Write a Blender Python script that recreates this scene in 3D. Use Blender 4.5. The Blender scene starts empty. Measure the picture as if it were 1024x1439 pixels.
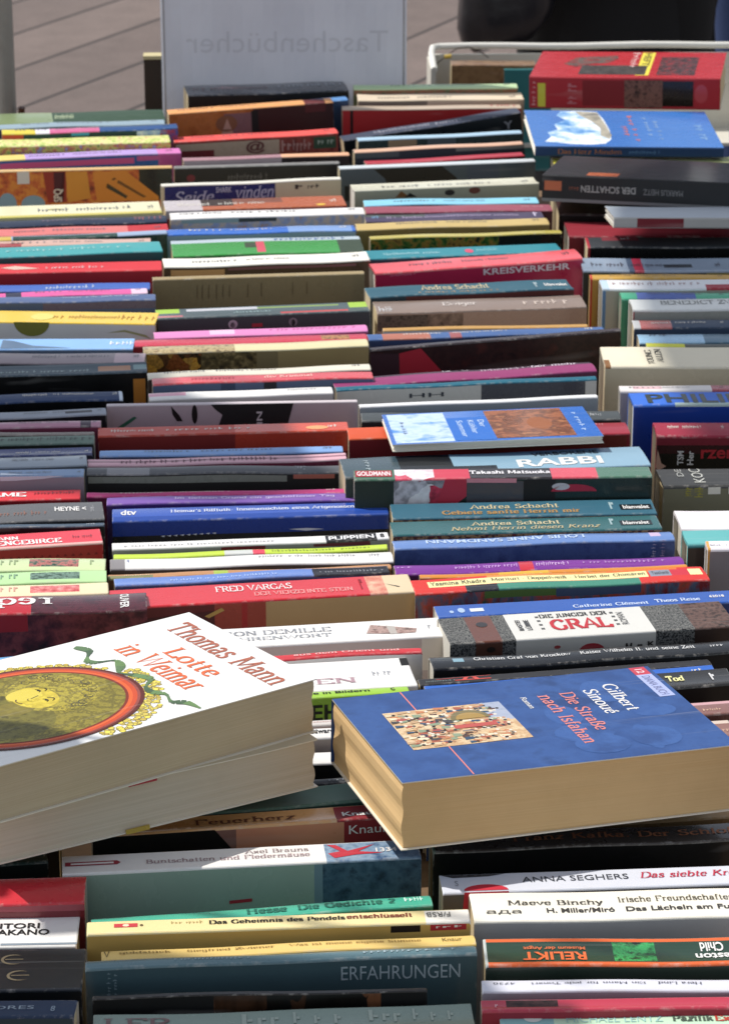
import bpy, math, random
from mathutils import Vector, Matrix
rnd = random.Random(7)
scene = bpy.context.scene
COL = scene.collection
# ------------------------------------------------------------------ camera
H = 0.80                       # lens height above the table top (m); table top is z = 0
FPX, PITCH, YAW = 4017.0, math.radians(20), math.radians(-2.1)
FWD = Vector((-math.sin(YAW)*math.cos(PITCH), math.cos(YAW)*math.cos(PITCH), -math.sin(PITCH)))
RIGHT = Vector((math.cos(YAW), math.sin(YAW), 0)); UP = RIGHT.cross(FWD)
CAM = Vector((0, 0, H))
cd = bpy.data.cameras.new('camera'); cam = bpy.data.objects.new('camera', cd); COL.objects.link(cam)
cam.matrix_world = Matrix.Translation(CAM) @ Matrix((RIGHT, UP, -FWD)).transposed().to_4x4()
cd.sensor_fit = 'VERTICAL'; cd.sensor_height = 24; cd.lens = 24*FPX/1439
cd.clip_end = 500; cd.clip_start = .05
cd.dof.use_dof = True; cd.dof.focus_distance = 1.60; cd.dof.aperture_fstop = 25
scene.camera = cam
# ------------------------------------------------------------------ light
SUN = Vector((-.464, .187, .866)).normalized()
wd = bpy.data.worlds.new('World'); scene.world = wd; wd.use_nodes = True
wn = wd.node_tree; bg = wn.nodes['Background']
sky = wn.nodes.new('ShaderNodeTexSky'); sky.sky_type = 'NISHITA'; sky.sun_disc = False
sky.sun_elevation = math.radians(60); sky.sun_rotation = math.radians(-68)
hs = wn.nodes.new('ShaderNodeHueSaturation'); hs.inputs['Saturation'].default_value = .45    # hazy summer sky
wn.links.new(sky.outputs[0], hs.inputs['Color']); wn.links.new(hs.outputs[0], bg.inputs[0]); bg.inputs[1].default_value = .125
sl = bpy.data.lights.new('sun', 'SUN'); sl.energy = 3.6; sl.angle = math.radians(.53); sl.color = (1, .955, .89)
so = bpy.data.objects.new('sun', sl); COL.objects.link(so); so.rotation_euler = SUN.to_track_quat('Z', 'Y').to_euler()
so.location = (-3, 1, 6)
vs = scene.view_settings; vs.view_transform = 'Standard'; vs.look = 'None'; vs.gamma = 1; vs.exposure = 0.14
vs.use_curve_mapping = False

def unp(x, y, z):
    "point at height z that the photograph shows at (x, y)"
    d = FWD + RIGHT*((x-512)/FPX) - UP*((y-719.5)/FPX)
    return CAM + d*((z-H)/d.z)
def scl(y): return (y+743)*.265/.19          # photo pixels per metre at the row of pixels y

# ------------------------------------------------------------------ materials
def lin(h):
    v = [int(h[i:i+2], 16)/255 for i in (0, 2, 4)]
    v = [c/12.92 if c <= .04045 else ((c+.055)/1.055)**2.4 for c in v]; g = .3*v[0]+.6*v[1]+.1*v[2]
    return tuple(g+(c-g)*.92 for c in v) + (1,)
MATS = {}
def nodes(name):
    m = bpy.data.materials.new(name); m.use_nodes = True
    nt = m.node_tree; return m, nt, nt.nodes['Principled BSDF']
def coords(nt, scale=(1, 1, 1), rnd_off=True):
    tc = nt.nodes.new('ShaderNodeTexCoord'); mp = nt.nodes.new('ShaderNodeMapping')
    mp.inputs['Scale'].default_value = scale
    nt.links.new(tc.outputs['Object'], mp.inputs['Vector'])
    if rnd_off:
        oi = nt.nodes.new('ShaderNodeObjectInfo'); ml = nt.nodes.new('ShaderNodeMath'); ml.operation = 'MULTIPLY'
        ml.inputs[1].default_value = 37.0; nt.links.new(oi.outputs['Random'], ml.inputs[0])
        nt.links.new(ml.outputs[0], mp.inputs['Location'])
    return mp.outputs[0]
def noise(nt, vec, scale, detail=3, rough=.6):
    n = nt.nodes.new('ShaderNodeTexNoise'); n.inputs['Scale'].default_value = scale
    n.inputs['Detail'].default_value = detail; n.inputs['Roughness'].default_value = rough
    nt.links.new(vec, n.inputs['Vector']); return n.outputs['Fac']
def mix(nt, fac, a, b, mode='MIX'):
    n = nt.nodes.new('ShaderNodeMix'); n.data_type = 'RGBA'; n.blend_type = mode
    for s, v in ((0, fac), (6, a), (7, b)):
        if isinstance(v, (int, float, tuple)): n.inputs[s].default_value = v
        else: nt.links.new(v, n.inputs[s])
    return n.outputs[2]
def ramp(nt, fac, stops, interp='LINEAR'):
    r = nt.nodes.new('ShaderNodeValToRGB'); r.color_ramp.interpolation = interp
    e = r.color_ramp.elements
    while len(e) < len(stops): e.new(.5)
    for k, (p, c) in enumerate(stops): e[k].position = p; e[k].color = c
    nt.links.new(fac, r.inputs[0]); return r.outputs[0]
def bump(nt, b, h, strength, dist=.001):
    n = nt.nodes.new('ShaderNodeBump'); n.inputs['Strength'].default_value = strength
    n.inputs['Distance'].default_value = dist; nt.links.new(h, n.inputs['Height'])
    nt.links.new(n.outputs[0], b.inputs['Normal'])
G = (.5, .5, .5, 1)
def mat(spec, wear=False, rough=None):
    """'rrggbb' printed board; 'a:c1,c2,c3:scale[:stretch]' printed picture; 'v:' voronoi picture; 'w:' woven cloth"""
    key = (spec, wear, rough)
    if key in MATS: return MATS[key]
    m, nt, b = nodes('print_' + spec.replace(':', '_')[:40]); MATS[key] = m
    kind = spec[0] if ':' in spec else 'p'
    if kind == 'p':
        v = coords(nt)
        base = mix(nt, noise(nt, v, 45, 4), tuple(c*.93 for c in lin(spec)[:3])+(1,), tuple(min(1, c*1.06+.002) for c in lin(spec)[:3])+(1,))
    else:
        p = spec.split(':'); cs = [lin(c) for c in p[1].split(',')]; sc = float(p[2]); st = float(p[3]) if len(p) > 3 else 1
        v = coords(nt, (1, st, st))
        if kind == 'v':
            t = nt.nodes.new('ShaderNodeTexVoronoi'); t.inputs['Scale'].default_value = sc
            wv = nt.nodes.new('ShaderNodeVectorMath'); wv.operation = 'ADD'
            nz = nt.nodes.new('ShaderNodeTexNoise'); nz.inputs['Scale'].default_value = sc*1.4
            nt.links.new(v, nz.inputs['Vector']); sm = nt.nodes.new('ShaderNodeVectorMath'); sm.operation = 'SCALE'
            sm.inputs['Scale'].default_value = .9/sc; nt.links.new(nz.outputs['Color'], sm.inputs[0])
            nt.links.new(v, wv.inputs[0]); nt.links.new(sm.outputs[0], wv.inputs[1]); nt.links.new(wv.outputs[0], t.inputs['Vector'])
            sp = nt.nodes.new('ShaderNodeSeparateColor'); nt.links.new(t.outputs['Color'], sp.inputs[0])
            f = sp.outputs[0]; n = len(cs)
            base = ramp(nt, f, [(k/n, c) for k, c in enumerate(cs)], 'CONSTANT')
            base = mix(nt, .35, base, ramp(nt, noise(nt, v, sc*4, 3), [(.35, (0, 0, 0, 1)), (.6, (1, 1, 1, 1))]), 'OVERLAY')
        elif kind == 'w':
            f = noise(nt, v, sc, 2, .5); n = len(cs)
            base = ramp(nt, f, [(.36+.28*k/max(1, n-1), c) for k, c in enumerate(cs)])
        else:
            f = noise(nt, v, sc*3, 5, .62); n = len(cs)
            base = ramp(nt, f, [(.33+.34*k/max(1, n-1), c) for k, c in enumerate(cs)])
    if wear:
        v = coords(nt)
        f = ramp(nt, noise(nt, v, 160, 4, .7), [(.5, (0, 0, 0, 1)), (.75, (.45, .45, .45, 1))])
        base = mix(nt, f, base, (.62, .58, .52, 1))
    # scuffs and dust
    v2 = coords(nt, (1, 1, 1))
    scf = ramp(nt, noise(nt, v2, 320, 5, .75), [(.66, (0, 0, 0, 1)), (.82, (.05, .05, .05, 1))])
    base = mix(nt, scf, base, (.5, .48, .45, 1))
    nt.links.new(base, b.inputs['Base Color'])
    # reading creases: fine pale lines running along the book
    cr = ramp(nt, noise(nt, coords(nt, (5, 520, 60)), 1, 2, .5), [(.66, (0, 0, 0, 1)), (.74, (.13, .13, .13, 1))])
    base = mix(nt, cr, base, (.62, .60, .56, 1)); nt.links.new(base, b.inputs['Base Color'])
    hs_ = random.Random(spec); r = rough if rough is not None else hs_.choice((.24, .3, .36, .45, .58))
    if r < .35: b.inputs['Coat Weight'].default_value = .35; b.inputs['Coat Roughness'].default_value = .12
    rr = nt.nodes.new('ShaderNodeMapRange'); rr.inputs[3].default_value = r-.1; rr.inputs[4].default_value = r+.16
    nt.links.new(noise(nt, v2, 60, 3), rr.inputs[0]); nt.links.new(rr.outputs[0], b.inputs['Roughness'])
    b.inputs['Specular IOR Level'].default_value = .42
    bump(nt, b, noise(nt, v2, 30, 2), .3, .0012)
    return m
def paper(c1, c2):
    key = ('paper', c1)
    if key in MATS: return MATS[key]
    m, nt, b = nodes('paper_'+c1); MATS[key] = m
    v = coords(nt, (4, 2200, 4)); f = noise(nt, v, 1, 2, .6)
    v3 = coords(nt, (10, 260, 10)); f3 = noise(nt, v3, 1, 3, .6)
    base = mix(nt, f, lin(c1), lin(c2)); base = mix(nt, ramp(nt, f3, [(.3, (.25, .25, .25, 1)), (.7, (0, 0, 0, 1))]), base, tuple(c*.72 for c in lin(c2)[:3])+(1,))
    nt.links.new(base, b.inputs['Base Color']); b.inputs['Roughness'].default_value = .85
    b.inputs['Specular IOR Level'].default_value = .15
    bump(nt, b, f, .5, .0006); return m
PAPERS = {'cream': ('ead9b2', 'c9b488'), 'white': ('ece8dc', 'cbc6b8'), 'tan': ('e6c48e', 'd0a76c'), 'old': ('d6c6a6', 'b9a682'), 'grey': ('dcd0bc', 'c0b29a')}

# ------------------------------------------------------------------ mesh helpers
def link(name, verts, faces, mats, parent=None, fm=None, smooth=False):
    me = bpy.data.meshes.new(name); me.from_pydata([tuple(v) for v in verts], [], faces)
    for m in mats: me.materials.append(m)
    if fm: me.polygons.foreach_set('material_index', fm)
    if smooth: me.polygons.foreach_set('use_smooth', [True]*len(me.polygons))
    me.update(); o = bpy.data.objects.new(name, me); COL.objects.link(o)
    if parent: o.parent = parent
    return o
def tag(o, label=None, cat=None, group=None, kind=None):
    for k, v in (('label', label), ('category', cat), ('group', group), ('kind', kind)):
        if v: o[k] = v
    return o
def empty(name, M):
    o = bpy.data.objects.new(name, None); o.empty_display_size = .02; COL.objects.link(o); o.matrix_world = M; return o
def boxv(x0, x1, y0, y1, z0, z1, V, Fc):
    n = len(V); V += [(x0, y0, z0), (x1, y0, z0), (x1, y1, z0), (x0, y1, z0), (x0, y0, z1), (x1, y0, z1), (x1, y1, z1), (x0, y1, z1)]
    Fc += [tuple(n+i for i in f) for f in ((0, 3, 2, 1), (4, 5, 6, 7), (0, 1, 5, 4), (1, 2, 6, 5), (2, 3, 7, 6), (3, 0, 4, 7))]
def tube(pts, r, seg=10, cap=True):
    V, Fc = [], []; n = len(pts)
    for i, p in enumerate(pts):
        p = Vector(p); d = (Vector(pts[min(i+1, n-1)]) - Vector(pts[max(i-1, 0)])).normalized()
        a = d.cross(Vector((0, 0, 1)) if abs(d.z) < .9 else Vector((1, 0, 0))).normalized(); b = d.cross(a)
        rr = r[i] if isinstance(r, (list, tuple)) else r
        for k in range(seg):
            t = 2*math.pi*k/seg; V.append(p + a*math.cos(t)*rr + b*math.sin(t)*rr)
    for i in range(n-1):
        for k in range(seg): Fc.append((i*seg+k, i*seg+(k+1) % seg, (i+1)*seg+(k+1) % seg, (i+1)*seg+k))
    if cap: Fc += [tuple(range(seg))[::-1], tuple((n-1)*seg+k for k in range(seg))]
    return V, Fc

# ------------------------------------------------------------------ lettering
# a small stroked roman: 'L' straight strokes (with serifs at upright ends), 'C' curved strokes; units: cap 10, x-height 6.6
GL = {
'A': '8.6 L0.6,0 4.6,10 8.2,0|L2,3.4 6.8,3.4', 'B': '7.4 L1.4,0 1.4,10|C1.4,9.9 4.5,9.8 6,7.6 4.5,5.4 1.4,5.3|C1.4,5.2 5.2,5.1 6.8,2.7 5,.3 1.4,.1',
'C': '8 C7.4,8 6,9.8 3.6,9.9 1.3,7.8 .8,5 1.3,2.2 3.6,.1 6,.3 7.5,2.2', 'D': '8.6 L1.4,0 1.4,10|C1.4,9.9 4.8,9.8 7.4,8 7.9,5 7.4,2 4.8,.2 1.4,.1',
'E': '7.4 L1.4,0 1.4,10|M1.4,9.8 6.6,9.8 6.8,8|M1.4,5.2 5.2,5.2|M1.4,.2 6.8,.2 7,2.2', 'F': '7 L1.4,0 1.4,10|M1.4,9.8 6.4,9.8 6.6,8|M1.4,5.2 5,5.2',
'G': '8.8 C7.6,8 6,9.8 3.8,9.9 1.4,7.8 .8,5 1.4,2.2 3.8,.1 6,.2 7.6,1|L7.6,.8 7.6,4.2', 'H': '9 L1.4,0 1.4,10|L7.4,0 7.4,10|M1.4,5.1 7.4,5.1',
'I': '3.8 L1.9,0 1.9,10', 'J': '5 L3.4,10 3.4,3|C3.4,3 3,.6 1.4,-.6 .2,0', 'K': '8.4 L1.4,0 1.4,10|M1.6,4.6 6.8,9.8|M3.4,6.2 7.8,.1',
'L': '7 L1.4,0 1.4,10|M1.4,.2 6.2,.2 6.6,2.4', 'M': '10.6 L1.4,0 1.6,10|M1.6,9.8 5.3,1.2 9,9.8|L9,10 9.2,0', 'N': '9 L1.4,0 1.4,10|M1.4,9.8 7.4,.4|L7.4,10 7.4,0',
'O': '9 C4.5,9.9 1.8,8.4 .8,5 1.8,1.6 4.5,.1 7.2,1.6 8.2,5 7.2,8.4 4.5,9.9', 'P': '7.2 L1.4,0 1.4,10|C1.4,9.9 5,9.8 6.6,7.4 5,4.8 1.4,4.7', 'Q': '9 C4.5,9.9 1.8,8.4 .8,5 1.8,1.6 4.5,.1 7.2,1.6 8.2,5 7.2,8.4 4.5,9.9|M4.6,1.8 8.2,-1.4',
'R': '8 L1.4,0 1.4,10|C1.4,9.9 5,9.8 6.5,7.6 5,5.3 1.4,5.2|M4,5.2 7.6,.1', 'S': '6.8 C5.8,8.2 4.4,9.9 2.2,9.4 1.2,7.6 2.6,5.8 5,4.4 5.9,2.4 4.6,.4 2.2,.2 .8,2.2',
'T': '7.8 L3.9,0 3.9,9.8|M.6,8 .8,9.8 7,9.8 7.2,8', 'U': '8.6 L1.4,10 1.4,3.4|C1.4,3.4 2.2,.8 4.4,.1 6.6,.9 7.2,3.4|L7.2,3.2 7.2,10', 'V': '8.2 L.6,10 4.2,.2 7.6,10',
'W': '11.6 L.6,10 3.4,.3 5.8,9.4 8.4,.3 11,10', 'X': '8 M.8,9.9 7.2,.1|M7,9.9 1,.1', 'Y': '7.8 M.6,9.9 3.9,5 7.2,9.9|L3.9,5 3.9,0', 'Z': '7.4 M1,8 1.2,9.8 6.6,9.8 .8,.2 6.6,.2 6.8,2.2',
'a': '5.8 C1,5.4 2.6,6.7 4.2,5.4 4.2,3.4|L4.2,4.6 4.2,.2|C4.2,3.8 1.6,3.2 .8,1.6 2,.1 4.2,1.2', 'b': '6.4 L1.3,10 1.3,.2|C1.3,5 3.4,6.6 5.4,5.2 5.7,2.9 4.6,.6 2.8,.1 1.3,1', 'c': '5.4 C4.9,5.2 3.4,6.6 1.5,5.4 .8,3.3 1.5,1 3.2,.1 5,1.4',
'd': '6.6 L5.1,10 5.1,.2|C5.1,5.6 3,6.6 1.2,5.2 .7,3 1.6,.7 3.3,.1 5.1,1.2', 'e': '5.6 M.9,3.7 4.8,3.7|C4.8,3.7 4.2,6.2 2.8,6.6 1.2,5.4 .8,3.3 1.4,1.1 3.1,.1 4.9,1.3', 'f': '4 L1.8,0 1.8,8|C1.8,8 2.4,9.8 4.2,9.4|M.4,6.4 3.4,6.4',
'g': '6.2 C5.2,5.4 3,6.6 1.2,5.4 .8,3.6 1.8,1.6 3.6,1.3 5,2.6|M5,6.3 5,-1|C5,-1 4,-3 2,-3.1 .8,-2.2', 'h': '6.8 L1.3,0 1.3,10|C1.3,4.8 3.4,6.7 5.1,5.6 5.3,3.4|L5.3,4 5.3,0', 'i': '3 L1.5,0 1.5,6.6|D1.5,9', 'j': '3 L1.8,6.6 1.8,-1|C1.8,-1 1.2,-2.8 0,-3|D1.8,9',
'k': '6.4 L1.3,0 1.3,10|M1.5,3 5,6.4|M2.8,4.2 5.8,.1', 'l': '3 L1.5,0 1.5,10', 'm': '10 L1.3,0 1.3,6.6|C1.3,5 3,6.7 4.7,5.6 4.9,3.6|L4.9,4 4.9,0|C4.9,5 6.6,6.7 8.3,5.6 8.5,3.6|L8.5,4 8.5,0', 'n': '6.8 L1.3,0 1.3,6.6|C1.3,4.8 3.4,6.7 5.1,5.6 5.3,3.4|L5.3,4 5.3,0',
'o': '6.2 C3.1,6.6 1.3,5.6 .7,3.3 1.3,1 3.1,.1 4.9,1 5.5,3.3 4.9,5.6 3.1,6.6', 'p': '6.4 L1.3,6.6 1.3,-3|C1.3,5 3.4,6.6 5.4,5.2 5.7,2.9 4.6,.6 2.8,.1 1.3,1', 'q': '6.4 L5,6.6 5,-3|C5,5.4 3,6.6 1.2,5.2 .7,3 1.6,.7 3.3,.1 5,1.2', 'r': '4.6 L1.3,0 1.3,6.6|C1.3,4.6 2.4,6.4 4.2,6.2',
's': '4.8 C4.1,5.4 2.8,6.7 1.3,6 1,4.7 2.2,3.7 3.7,2.8 4.1,1.4 3,.2 1.4,.2 .6,1.6', 't': '4 M1.8,9 1.8,1.6|C1.8,1.6 2.2,.2 3.8,.6|M.4,6.4 3.6,6.4', 'u': '6.8 L1.3,6.6 1.3,2|C1.3,2.6 1.8,.3 3.4,.1 5.2,1.6|L5.3,6.6 5.3,0', 'v': '5.8 L.5,6.6 2.9,.2 5.3,6.6',
'w': '8.6 L.5,6.6 2.5,.2 4.3,6.2 6.2,.2 8.1,6.6', 'x': '5.8 M.6,6.5 5.2,.1|M5,6.5 .8,.1', 'y': '5.8 L.5,6.6 2.9,.4|M5.3,6.6 2.4,-2 .8,-3', 'z': '5.4 M.8,6.4 4.6,6.4 .8,.2 4.8,.2', 'ß': '6.4 L1.3,0 1.3,8|C1.3,8 2.2,9.9 4,9.6 4.6,8 3.4,6.2 3.6,5 5.3,3.6 5.4,1.4 4,.1 2.8,.4',
'.': '3 D1.4,.7', ',': '3 M1.6,1 .9,-1.4', '-': '4.4 M.7,3.4 3.7,3.4', '/': '5 M.6,-1 4.4,10', ' ': '4', '2': '6.2 C1,7.8 2.4,9.8 4.4,9.4 5.3,7.4 4.2,5 1,.3|M1,.3 5.4,.3', '0': '6.2 C3.1,9.8 1.2,8.2 .8,5 1.2,1.6 3.1,.1 5,1.6 5.4,5 5,8.2 3.1,9.8', '1': '4 L2.2,0 2.2,9.8|M2.2,9.8 .8,8.4',
"'": '2.4 M1.2,10 1.1,7.6', '|': '2.4 M1.2,11 1.2,-1'}
for _a, _b in (('ä', 'a'), ('ö', 'o'), ('ü', 'u')): GL[_a] = GL[_b] + '|D2,9|D4.4,9'
GL['é'] = GL['e'] + '|M2.4,7.8 4.2,9.8'; GL['ó'] = GL['o'] + '|M2.4,7.8 4.2,9.8'
TCACHE = {}
def spline(p, n=5):
    if len(p) < 3: return p
    q = []; P = [p[0]] + p + [p[-1]]
    if p[0] == p[-1]: P = [p[-2]] + p + [p[1]]
    for i in range(1, len(P)-2):
        for k in range(n):
            t = k/n; a, b, c, d = P[i-1:i+3]
            q.append(tuple(.5*((2*b[j]) + (c[j]-a[j])*t + (2*a[j]-5*b[j]+4*c[j]-d[j])*t*t + (3*b[j]-a[j]-3*c[j]+d[j])*t**3) for j in (0, 1)))
    q.append(p[-1]); return q
def serif_text(s, bold=1.0, slant=0.0, serifs=True):
    V, Fc = [], []; x = 0; lay = 0
    def strip(pts, thick, thin):
        nonlocal lay
        lay = (lay+1) % 5; base = len(V); n = len(pts); dirs = []
        for i in range(n-1):
            dx, dy = pts[i+1][0]-pts[i][0], pts[i+1][1]-pts[i][1]; l = math.hypot(dx, dy) or 1e-6; dirs.append((dx/l, dy/l))
        for i, p in enumerate(pts):
            a = dirs[max(0, i-1)]; b = dirs[min(i, n-2)]
            dx, dy = a[0]+b[0], a[1]+b[1]; l = math.hypot(dx, dy) or 1; dx, dy = dx/l, dy/l
            c = max(.45, dx*a[0]+dy*a[1])
            w = (thick*abs(dy) + thin*abs(dx))/2/c
            V.append((p[0]-dy*w, p[1]+dx*w, lay*.12)); V.append((p[0]+dy*w, p[1]-dx*w, lay*.12))
        for i in range(n-1): Fc.append((base+2*i, base+2*i+1, base+2*i+3, base+2*i+2))
    for ch in s:
        g = GL.get(ch) or GL['-']; parts = g.split(' ', 1); adv = float(parts[0]); v0 = len(V)
        if len(parts) > 1:
            for st in parts[1].split('|'):
                pts = [tuple(float(c) for c in q.split(',')) for q in st[1:].split(' ')]
                k = st[0]
                if k == 'D':
                    a, b = pts[0]; strip([(a, b-.65), (a, b+.65)], 1.3, 1.3); continue
                strip(spline(pts) if k == 'C' else pts, 1.45*bold, .62*bold)
                if k == 'L' and serifs:
                    for (a, b), (c, d) in ((pts[0], pts[1]), (pts[-1], pts[-2])):
                        if abs(d-b) > 1.2*abs(c-a) and any(abs(b-h) < .35 for h in (0, 10, 6.6, -3)):
                            strip([(a-1.5, b+(.2 if b < 3 else -.2)), (a+1.5, b+(.2 if b < 3 else -.2))], .5*bold, .55*bold)
        for i in range(v0, len(V)): V[i] = (V[i][0]+x+V[i][1]*slant, V[i][1], V[i][2])
        x += adv + .35*bold
    return V, Fc
def text_geo(s, font):
    key = (s, font)
    if key in TCACHE: return TCACHE[key]
    if s.startswith('~'):                      # print too small to be read: rows of tiny letter-like ticks
        V, Fc = [], []; x = 0; r = random.Random(s)
        for k in range(int(s[1:])):
            w = r.uniform(.6, 1.3)
            if k and r.random() < .16: x += .9; continue
            h = r.choice((.65, .65, .7, 1)); lo = r.choice((0, 0, 0, -.15)); n = len(V); q = r.uniform(.25, .45)
            V += [(x, lo, 0), (x+w*.35, lo, 0), (x+w*.35, h, 0), (x, h, 0)]; Fc.append((n, n+1, n+2, n+3)); n += 4
            V += [(x+w*.4, q, 0), (x+w*.8, q, 0), (x+w*.8, q+.22, 0), (x+w*.4, q+.22, 0)]; Fc.append((n, n+1, n+2, n+3))
            x += w + .22
    elif font[0] in 'sib':
        V, Fc = serif_text(s, 1.5 if 'b' in font else 1.0, .22 if 'i' in font else 0)
    else:
        c = bpy.data.curves.new('t', 'FONT'); c.body = s; c.resolution_u = 3
        if 'B' in font: c.offset = .022
        o = bpy.data.objects.new('t', c); COL.objects.link(o); bpy.context.view_layer.update()
        me = o.to_mesh(); V = [tuple(v.co) for v in me.vertices]; Fc = [tuple(p.vertices) for p in me.polygons]
        o.to_mesh_clear(); bpy.data.objects.remove(o); bpy.data.curves.remove(c)
    xs = [v[0] for v in V]; ys = [v[1] for v in V]; w = max(xs)-min(xs) or 1; h = max(ys)-min(ys) or 1
    V = [((v[0]-min(xs))/w, (v[1]-min(ys))/h, v[2]) for v in V]
    TCACHE[key] = (V, Fc); return TCACHE[key]
def put_text(s, font, rot, a0, a1, b0, b1, place):
    "text fitted to the rectangle a0..a1 x b0..b1 of a face; place(a, b, lift) gives the 3-D point"
    V, Fc = text_geo(s, font); out = []
    for (x, y, l) in V:
        if rot == 180: x, y = 1-x, 1-y
        elif rot == 90: x, y = 1-y, x
        elif rot == -90: x, y = y, 1-x
        elif rot == 'm': x = 1-x
        out.append(place(a0+(a1-a0)*x, b0+(b1-b0)*y, .00025+l*.00012))
    return out, Fc

# ------------------------------------------------------------------ book builder
def book_parts(root, L, T, Hh, spine, cover, pages='cream', S=(), F=(), TX=(), PO=(), hard=False, back=None, wear=True, rs=None):
    """a book standing spine up: x along the spine, y from front cover (0) to back cover (T), z up; Hh = height of the spine.
    S / F = printed fields on spine (u0,u1,v0,v1) / front cover (u0,u1,d0,d1 in m from the top)"""
    rs = rs or rnd
    r = min(.0014 if not hard else .0022, T*.2); th = .0005 if not hard else .0024
    prof = []                                    # (y, z, zone, param)
    ds = sorted({0.012, .03, .06} | {round(min(max(d, .0022), Hh-.004), 5) for f in F for d in f[2:4]})
    ds = [d for d in ds if d < Hh-.002]
    prof.append((0, 0, 'F', Hh))
    for d in reversed(ds): prof.append((0, Hh-d, 'F', d))
    for k in range(4):
        a = math.pi/2*k/3; prof.append((r-r*math.cos(a), Hh-r+r*math.sin(a), 'F' if k == 0 else 'R', r))
    bow = rs.choice((1, 1, .6, -.7, .2))*min(.0013, T*.07) if T > .006 else 0
    if any(q[0] == 'S' for q in PO): bow = 0
    def zb(v): return bow*(1-(2*v-1)**2)
    sg1, sg2 = rs.uniform(-1, 1)*.0007, rs.uniform(0, 6); sg3 = .0003
    if PO: sg1, sg3 = 0, .00002
    def zx(x): return sg1*math.sin(math.pi*x/L+.3)+sg3*math.sin(x*52+sg2)
    vb = sorted({.04, .12, .24, .37, .5, .63, .76, .88, .96} | {v for s in S for v in s[2:4] if 0 < v < 1})
    for v in vb: prof.append((r+(T-2*r)*v, Hh+zb(v), 'S', v))
    for k in range(4):
        a = math.pi/2*k/3; prof.append((T-r+r*math.sin(a), Hh-r+r*math.cos(a), 'R', 0))
    prof.append((T, Hh*.5, 'B', 0)); prof.append((T, 0, 'B', 0))
    xs = {0.0, .0007, L-.0007, L} | {L*k/22 for k in range(1, 22)}
    for f in list(S)+list(F):
        for u in f[:2]:
            if 0 < u < 1: xs.add(u*L)
    xs = sorted(xs); xs = [x for i, x in enumerate(xs) if i == 0 or x-xs[i-1] > 1e-5]
    names = [spine, cover] + [f[4] for f in S] + [f[4] for f in F] + [back or cover]
    idx = {}; mats = []
    def mi(spec, w=False):
        if (spec, w) not in idx: idx[(spec, w)] = len(mats); mats.append(mat(spec, w))
        return idx[(spec, w)]
    V = []; ph = rs.uniform(0, 6); am = .0001 if hard else .0005
    if PO: am = .00003
    NP = len(prof)
    crush = [rs.uniform(0, .0011) if wear and not hard else 0 for _ in range(4)]
    def wob(x, y, z):
        if z > Hh-.004:
            z += zx(x)
            if x < .0001 or x > L-.0001: z -= crush[(0 if x < .0001 else 2) + (1 if y > T/2 else 0)]*(1 if y < r or y > T-r else .4)
        return (x, y + am*(math.sin(x*60+ph)+.5*math.sin(x*23+sg2)), z)
    for x in xs:
        for (y, z, _, _) in prof: V.append(wob(x, y, z))
    for x in xs:                                 # inner skin
        for (y, z, _, _) in prof: V.append(wob(x, min(max(y, th), T-th), z-th if z > Hh-.004 else z))
    NX = len(xs); off = NX*NP; Fc = []; fm = []
    for i in range(NX-1):
        um = (xs[i]+xs[i+1])/2/L; end = i == 0 or i == NX-2
        for j in range(NP-1):
            a, b = prof[j], prof[j+1]
            Fc.append((i*NP+j, (i+1)*NP+j, (i+1)*NP+j+1, i*NP+j+1))
            ym, zm = (a[0]+b[0])/2, (a[1]+b[1])/2
            if zm > Hh-r*1.01 and ym < T/2 or (a[2] in 'S' or b[2] in 'S'):
                v = min(max((ym-r)/(T-2*r), 0.001), .999); m = spine
                if ym < r*.5: v = .001
                for f in S:
                    if f[0] <= um <= f[1] and f[2] <= v <= f[3]: m = f[4]
            elif ym < T/2:
                d = Hh-zm; m = cover
                for f in F:
                    if f[0] <= um <= f[1] and f[2] <= d <= f[3]: m = f[4]
            else: m = spine if zm > Hh-r*1.01 else (back or cover)
            corner = wear and (zm > Hh-r and (ym < r or ym > T-r) or end)
            fm.append(mi(m, bool(corner)))
            Fc.append((off+i*NP+j, off+i*NP+j+1, off+(i+1)*NP+j+1, off+(i+1)*NP+j)); fm.append(mi('d9d2c4'))
    for i, s in ((0, 1), (NX-1, -1)):
        for j in range(NP-1):
            f = (i*NP+j, i*NP+j+1, off+i*NP+j+1, off+i*NP+j)
            Fc.append(f if s > 0 else f[::-1]); fm.append(mi(spine if hard else 'd9d2c4'))
    for j in (0, NP-1):
        for i in range(NX-1): Fc.append((i*NP+j, (i+1)*NP+j, off+(i+1)*NP+j, off+i*NP+j)); fm.append(mi(cover))
    link('cover', V, Fc, mats, root, fm)
    ins = .0008 if not hard else .0032
    V, Fc = [], []; t2 = th + .0002 + 1.5*am
    t2 = min(t2, T*.35); boxv(ins, L-ins, t2, T-t2, .0012 if not hard else .004, Hh-th-.0022, V, Fc)
    link('page_block', V, Fc, [paper(*PAPERS[pages])], root)
    lift = .0002
    def pS(a, b, l): return (a*L, r+(T-2*r)*b + am*(math.sin(a*L*60+ph)+.5*math.sin(a*L*23+sg2)), Hh+zb(b)+zx(a*L)+l+.00010)
    def pF(a, d, l): return (a*L, -l-.0001+am*(math.sin(a*L*60+ph)+.5*math.sin(a*L*23+sg2)), Hh-d)
    cols = {}
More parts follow.
